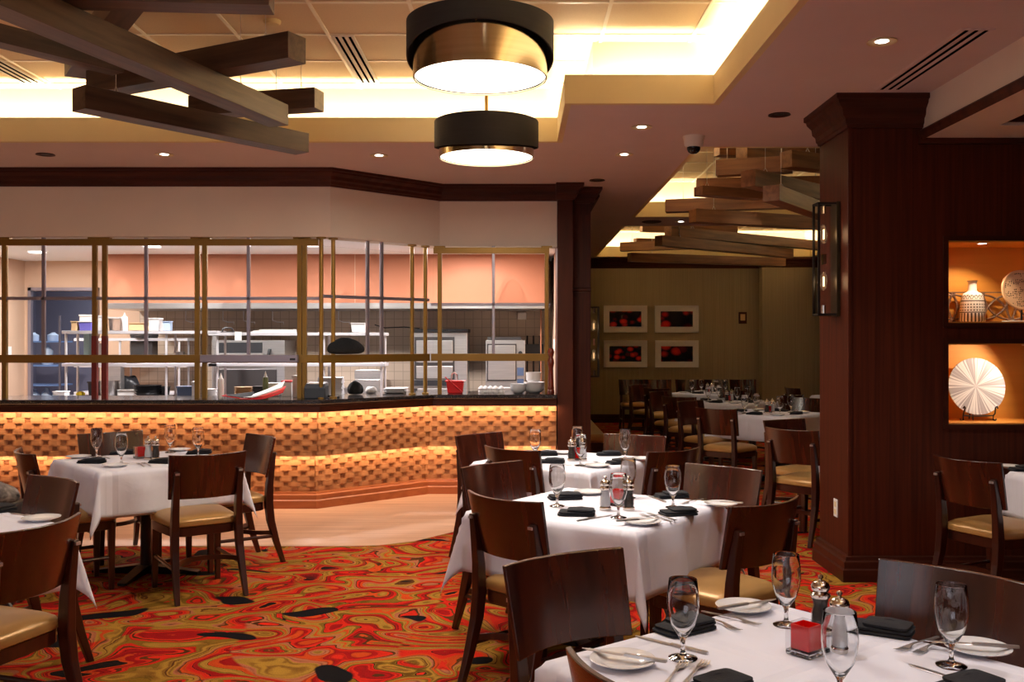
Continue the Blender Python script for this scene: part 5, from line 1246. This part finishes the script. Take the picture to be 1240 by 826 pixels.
TNAME = {'left': 'the left table by the woven bar', 'nearleft': 'the table at the left edge', 'mid': 'the middle table', 'behind': 'the table behind the middle one', 'near': 'the nearest table',
         'wall': 'the table under the niches', 'far1': 'the main far room table', 'far2': 'the second far room table', 'far3': 'the third far room table', 'far4': 'the far right table', 'pillar': 'the table behind the pillar'}
def item(pr, key, x, y, rz, desc, cat, group, dz=0.0, name=None):
    lb = '%s, %s of %s' % (desc, where(key, x, y), TNAME[key])
    if lb in USED:
        USED[lb] += 1; lb2 = ('second ', 'third ', 'fourth ', 'fifth ')[USED[lb]-1] + lb
        USED[lb2] = 0; lb = lb2
    else: USED[lb] = 0
    return pr.put(lb, cat, group, (x, y, ZT_ + dz), rz)
def glass(key, x, y): item(PG, key, x, y, 0, 'clear stemmed water goblet', 'glass', 'stemmed water goblets')
def plate(key, x, y): item(PP, key, x, y, 0, 'small white bread plate', 'plate', 'bread plates')
def napkin(key, x, y, rz): item(PN, key, x, y, rz, 'folded black cloth napkin', 'napkin', 'black napkins')
def fork(key, x, y, rz, w_='fork'): item(PF, key, x, y, rz, 'silver ' + w_, 'fork', 'forks')
def knife(key, x, y, rz, dz=0.0, d='silver table knife'): item(PK, key, x, y, rz, d, 'knife', 'knives', dz)
def centre(key, pc, ps, pp):
    item(PC, key, pc[0], pc[1], TABLES[key][2], 'square red glass candle holder', 'candle holder', 'candle holders')
    item(PSm, key, ps[0], ps[1], 0, 'clear salt mill with silver cap', 'salt mill', 'salt mills')
    item(PPm, key, pp[0], pp[1], 0, 'clear pepper mill with silver cap', 'pepper mill', 'pepper mills')
ZI = TH + .004
# nearest table
K = 'near'
for p in ((827, 797), (952, 757), (1017, 849), (1152, 806)): glass(K, *P(p[0], p[1], ZI))
for i, p in enumerate(((900, 738.5), (754, 804), (1184, 789))):
    x, y = P(p[0], p[1], ZI); plate(K, x, y)
    x2, y2, rr = ((.015, -.005, R(-62)), (.0, .01, R(62)), (-.02, 0, R(75)))[i]
    knife(K, x + x2, y + y2, rr, .0185, 'silver knife on a bread plate')
for px, py, rz in ((829, 763, 35), (1066, 765, -32), (868, 838, 38), (1172, 838, 30)):
    x, y = P(px, py, ZI); napkin(K, x, y, R(rz))
for px0, py0, px1, py1 in ((768, 770, 856, 792), (1110, 808, 1192, 834)):
    x0, y0 = P(px0, py0, ZI); x1, y1 = P(px1, py1, ZI); knife(K, (x0+x1)/2, (y0+y1)/2, atan2(y0-y1, x0-x1) - pi/2)
def fork_px(K, px0, py0, px1, py1, w_):
    x0, y0 = P(px0, py0, ZI); x1, y1 = P(px1, py1, ZI); fork(K, (x0+x1)/2, (y0+y1)/2, atan2(y0-y1, x0-x1) - pi/2, w_)
fork_px(K, 829, 803, 800, 836, 'dinner fork'); fork_px(K, 856, 801, 822, 835, 'salad fork')
fork_px(K, 916, 757, 851, 741, 'dinner fork'); fork_px(K, 890, 763, 845, 744, 'salad fork')
fork_px(K, 1096, 786, 1130, 774, 'dinner fork'); fork_px(K, 1118, 788, 1142, 777, 'salad fork')
centre(K, P(976, 792, ZI), P(1016.5, 791, ZI), P(993.5, 766, ZI))
# middle table
K = 'mid'
for p in ((674.6, 613), (749, 627), (761, 603), (815, 614.5)): glass(K, *P(p[0], p[1], ZI))
for i, p in enumerate(((714, 598), (778, 634.5), (873, 612.5))):
    x, y = P(p[0], p[1], ZI); plate(K, x, y)
    if i: knife(K, x - .01, y, R((0, -70, 70)[i]), .0185, 'silver knife on a bread plate')
for px, py, rz in ((684, 604, 10), (698, 623.5, -8), (813, 602.5, 10), (821, 623, 12)): napkin(K, *P(px, py, ZI), R(rz))
for q in ((700, 631, 741, 624), (800, 606, 790, 602)): 
    x0, y0 = P(q[0], q[1], ZI); x1, y1 = P(q[2], q[3], ZI); knife(K, (x0+x1)/2, (y0+y1)/2, atan2(y1-y0, x1-x0) - pi/2)
fork_px(K, 777, 624, 815, 632, 'dinner fork'); fork_px(K, 784, 622, 822, 631, 'salad fork'); fork_px(K, 832, 609, 846, 606, 'dinner fork')
centre(K, P(748, 612, ZI), P(733, 617.5, ZI), P(761.5, 617.5, ZI))
# left table
K = 'left'
for p in ((117, 554), (147, 562.5), (206, 548), (240, 552.5)): glass(K, *P(p[0], p[1], ZI))
for p in ((95, 554.5), (140, 565), (217, 546)): plate(K, *P(p[0], p[1], ZI))
for px, py, rz in ((111, 560.5, -8), (148, 550, 20), (197, 560.5, -10), (241, 549.5, 10)): napkin(K, *P(px, py, ZI), R(rz))
fork_px(K, 166, 561, 176, 566, 'dinner fork'); fork_px(K, 172, 560, 184, 565, 'salad fork'); fork_px(K, 122, 553, 131, 555, 'dinner fork')
centre(K, P(170, 555, ZI), P(179.5, 556.5, ZI), P(188.5, 556.5, ZI))
# table behind the middle one
K = 'behind'
for p in ((648, 556), (703, 564), (699, 551.5), (757, 556)): glass(K, *P(p[0], p[1], ZI))
for p in ((723.5, 565.5), (684, 549.5), (780, 557)): plate(K, *P(p[0], p[1], ZI))
for px, py, rz in ((737, 551.5, 5), (750, 561.5, 20), (668, 560.5, -10), (660, 551.5, 10)): napkin(K, *P(px, py, ZI), R(rz))
fork_px(K, 722, 560, 730, 563, 'dinner fork'); knife(K, *P(694, 563.5, ZI), R(80))
centre(K, P(699, 557, ZI), P(706, 558, ZI), P(692, 558, ZI))
# near left table: plate and napkin at the edge
K = 'nearleft'
plate(K, *P(50, 630, ZI)); napkin(K, *P(-2, 618, ZI), R(-30)); knife(K, *P(30, 624, ZI), R(60))
# wall table
K = 'wall'
plate(K, *P(1222, 566.5, ZI)); napkin(K, *P(1240, 570, ZI), R(0)); glass(K, *P(1290, 572, ZI))
# far tables, a setting on each side
def setting(K, full=True):
    cx, cy, a = TABLES[K]
    for s in range(4):
        th = a + s*pi/2; c, n = cos(th), sin(th)
        def w_(f, l): return (cx + c*f - n*l, cy + n*f + c*l)
        glass(K, *w_(.22, -.17))
        napkin(K, *w_(.33, 0), th + pi/2)
        plate(K, *w_(.30, .25))
        if full: fork(K, *w_(.33, .12), th + pi/2, 'fork'); knife(K, *w_(.33, -.13), th + pi/2)
    centre(K, w_(.0, 0), w_(.02, .07), w_(.02, -.07))
setting('far1'); setting('far2', False); setting('far3', False); setting('pillar', False)
centre('far4', (4.95, 14.2), (5.02, 14.2), (4.88, 14.2))

# service stand with dark bundle at far left
t = thing('service_stand', 'black service stand behind the near left chairs', 'stand', (-2.98, 5.30, 0))
MB().box(-.24, .24, -.17, .17, .58, .66).build('tray_top', M_black, t, bevel=.01)
for sy in (-.12, .12): MB().tube([(-.2, sy, 0), (.2, sy, .58)], .014, 8).build('leg', M_black, t, True); MB().tube([(.2, sy*.8, 0), (-.2, sy*.8, .58)], .014, 8).build('leg', M_black, t, True)
M_fur = grained('dark_weave_cloth', lin(20, 18, 18), lin(150, 140, 134), .9, (24, 24, 24), 5, bump=.6)
b_ = lump(0, 5.3, .66, .46, .32, .13, M_fur, 'cloth_bundle', 'dark grey patterned bundle lying on the black service stand at left', 'cloth bundle', 41)
b_.location = (-2.95, 5.30, .66)
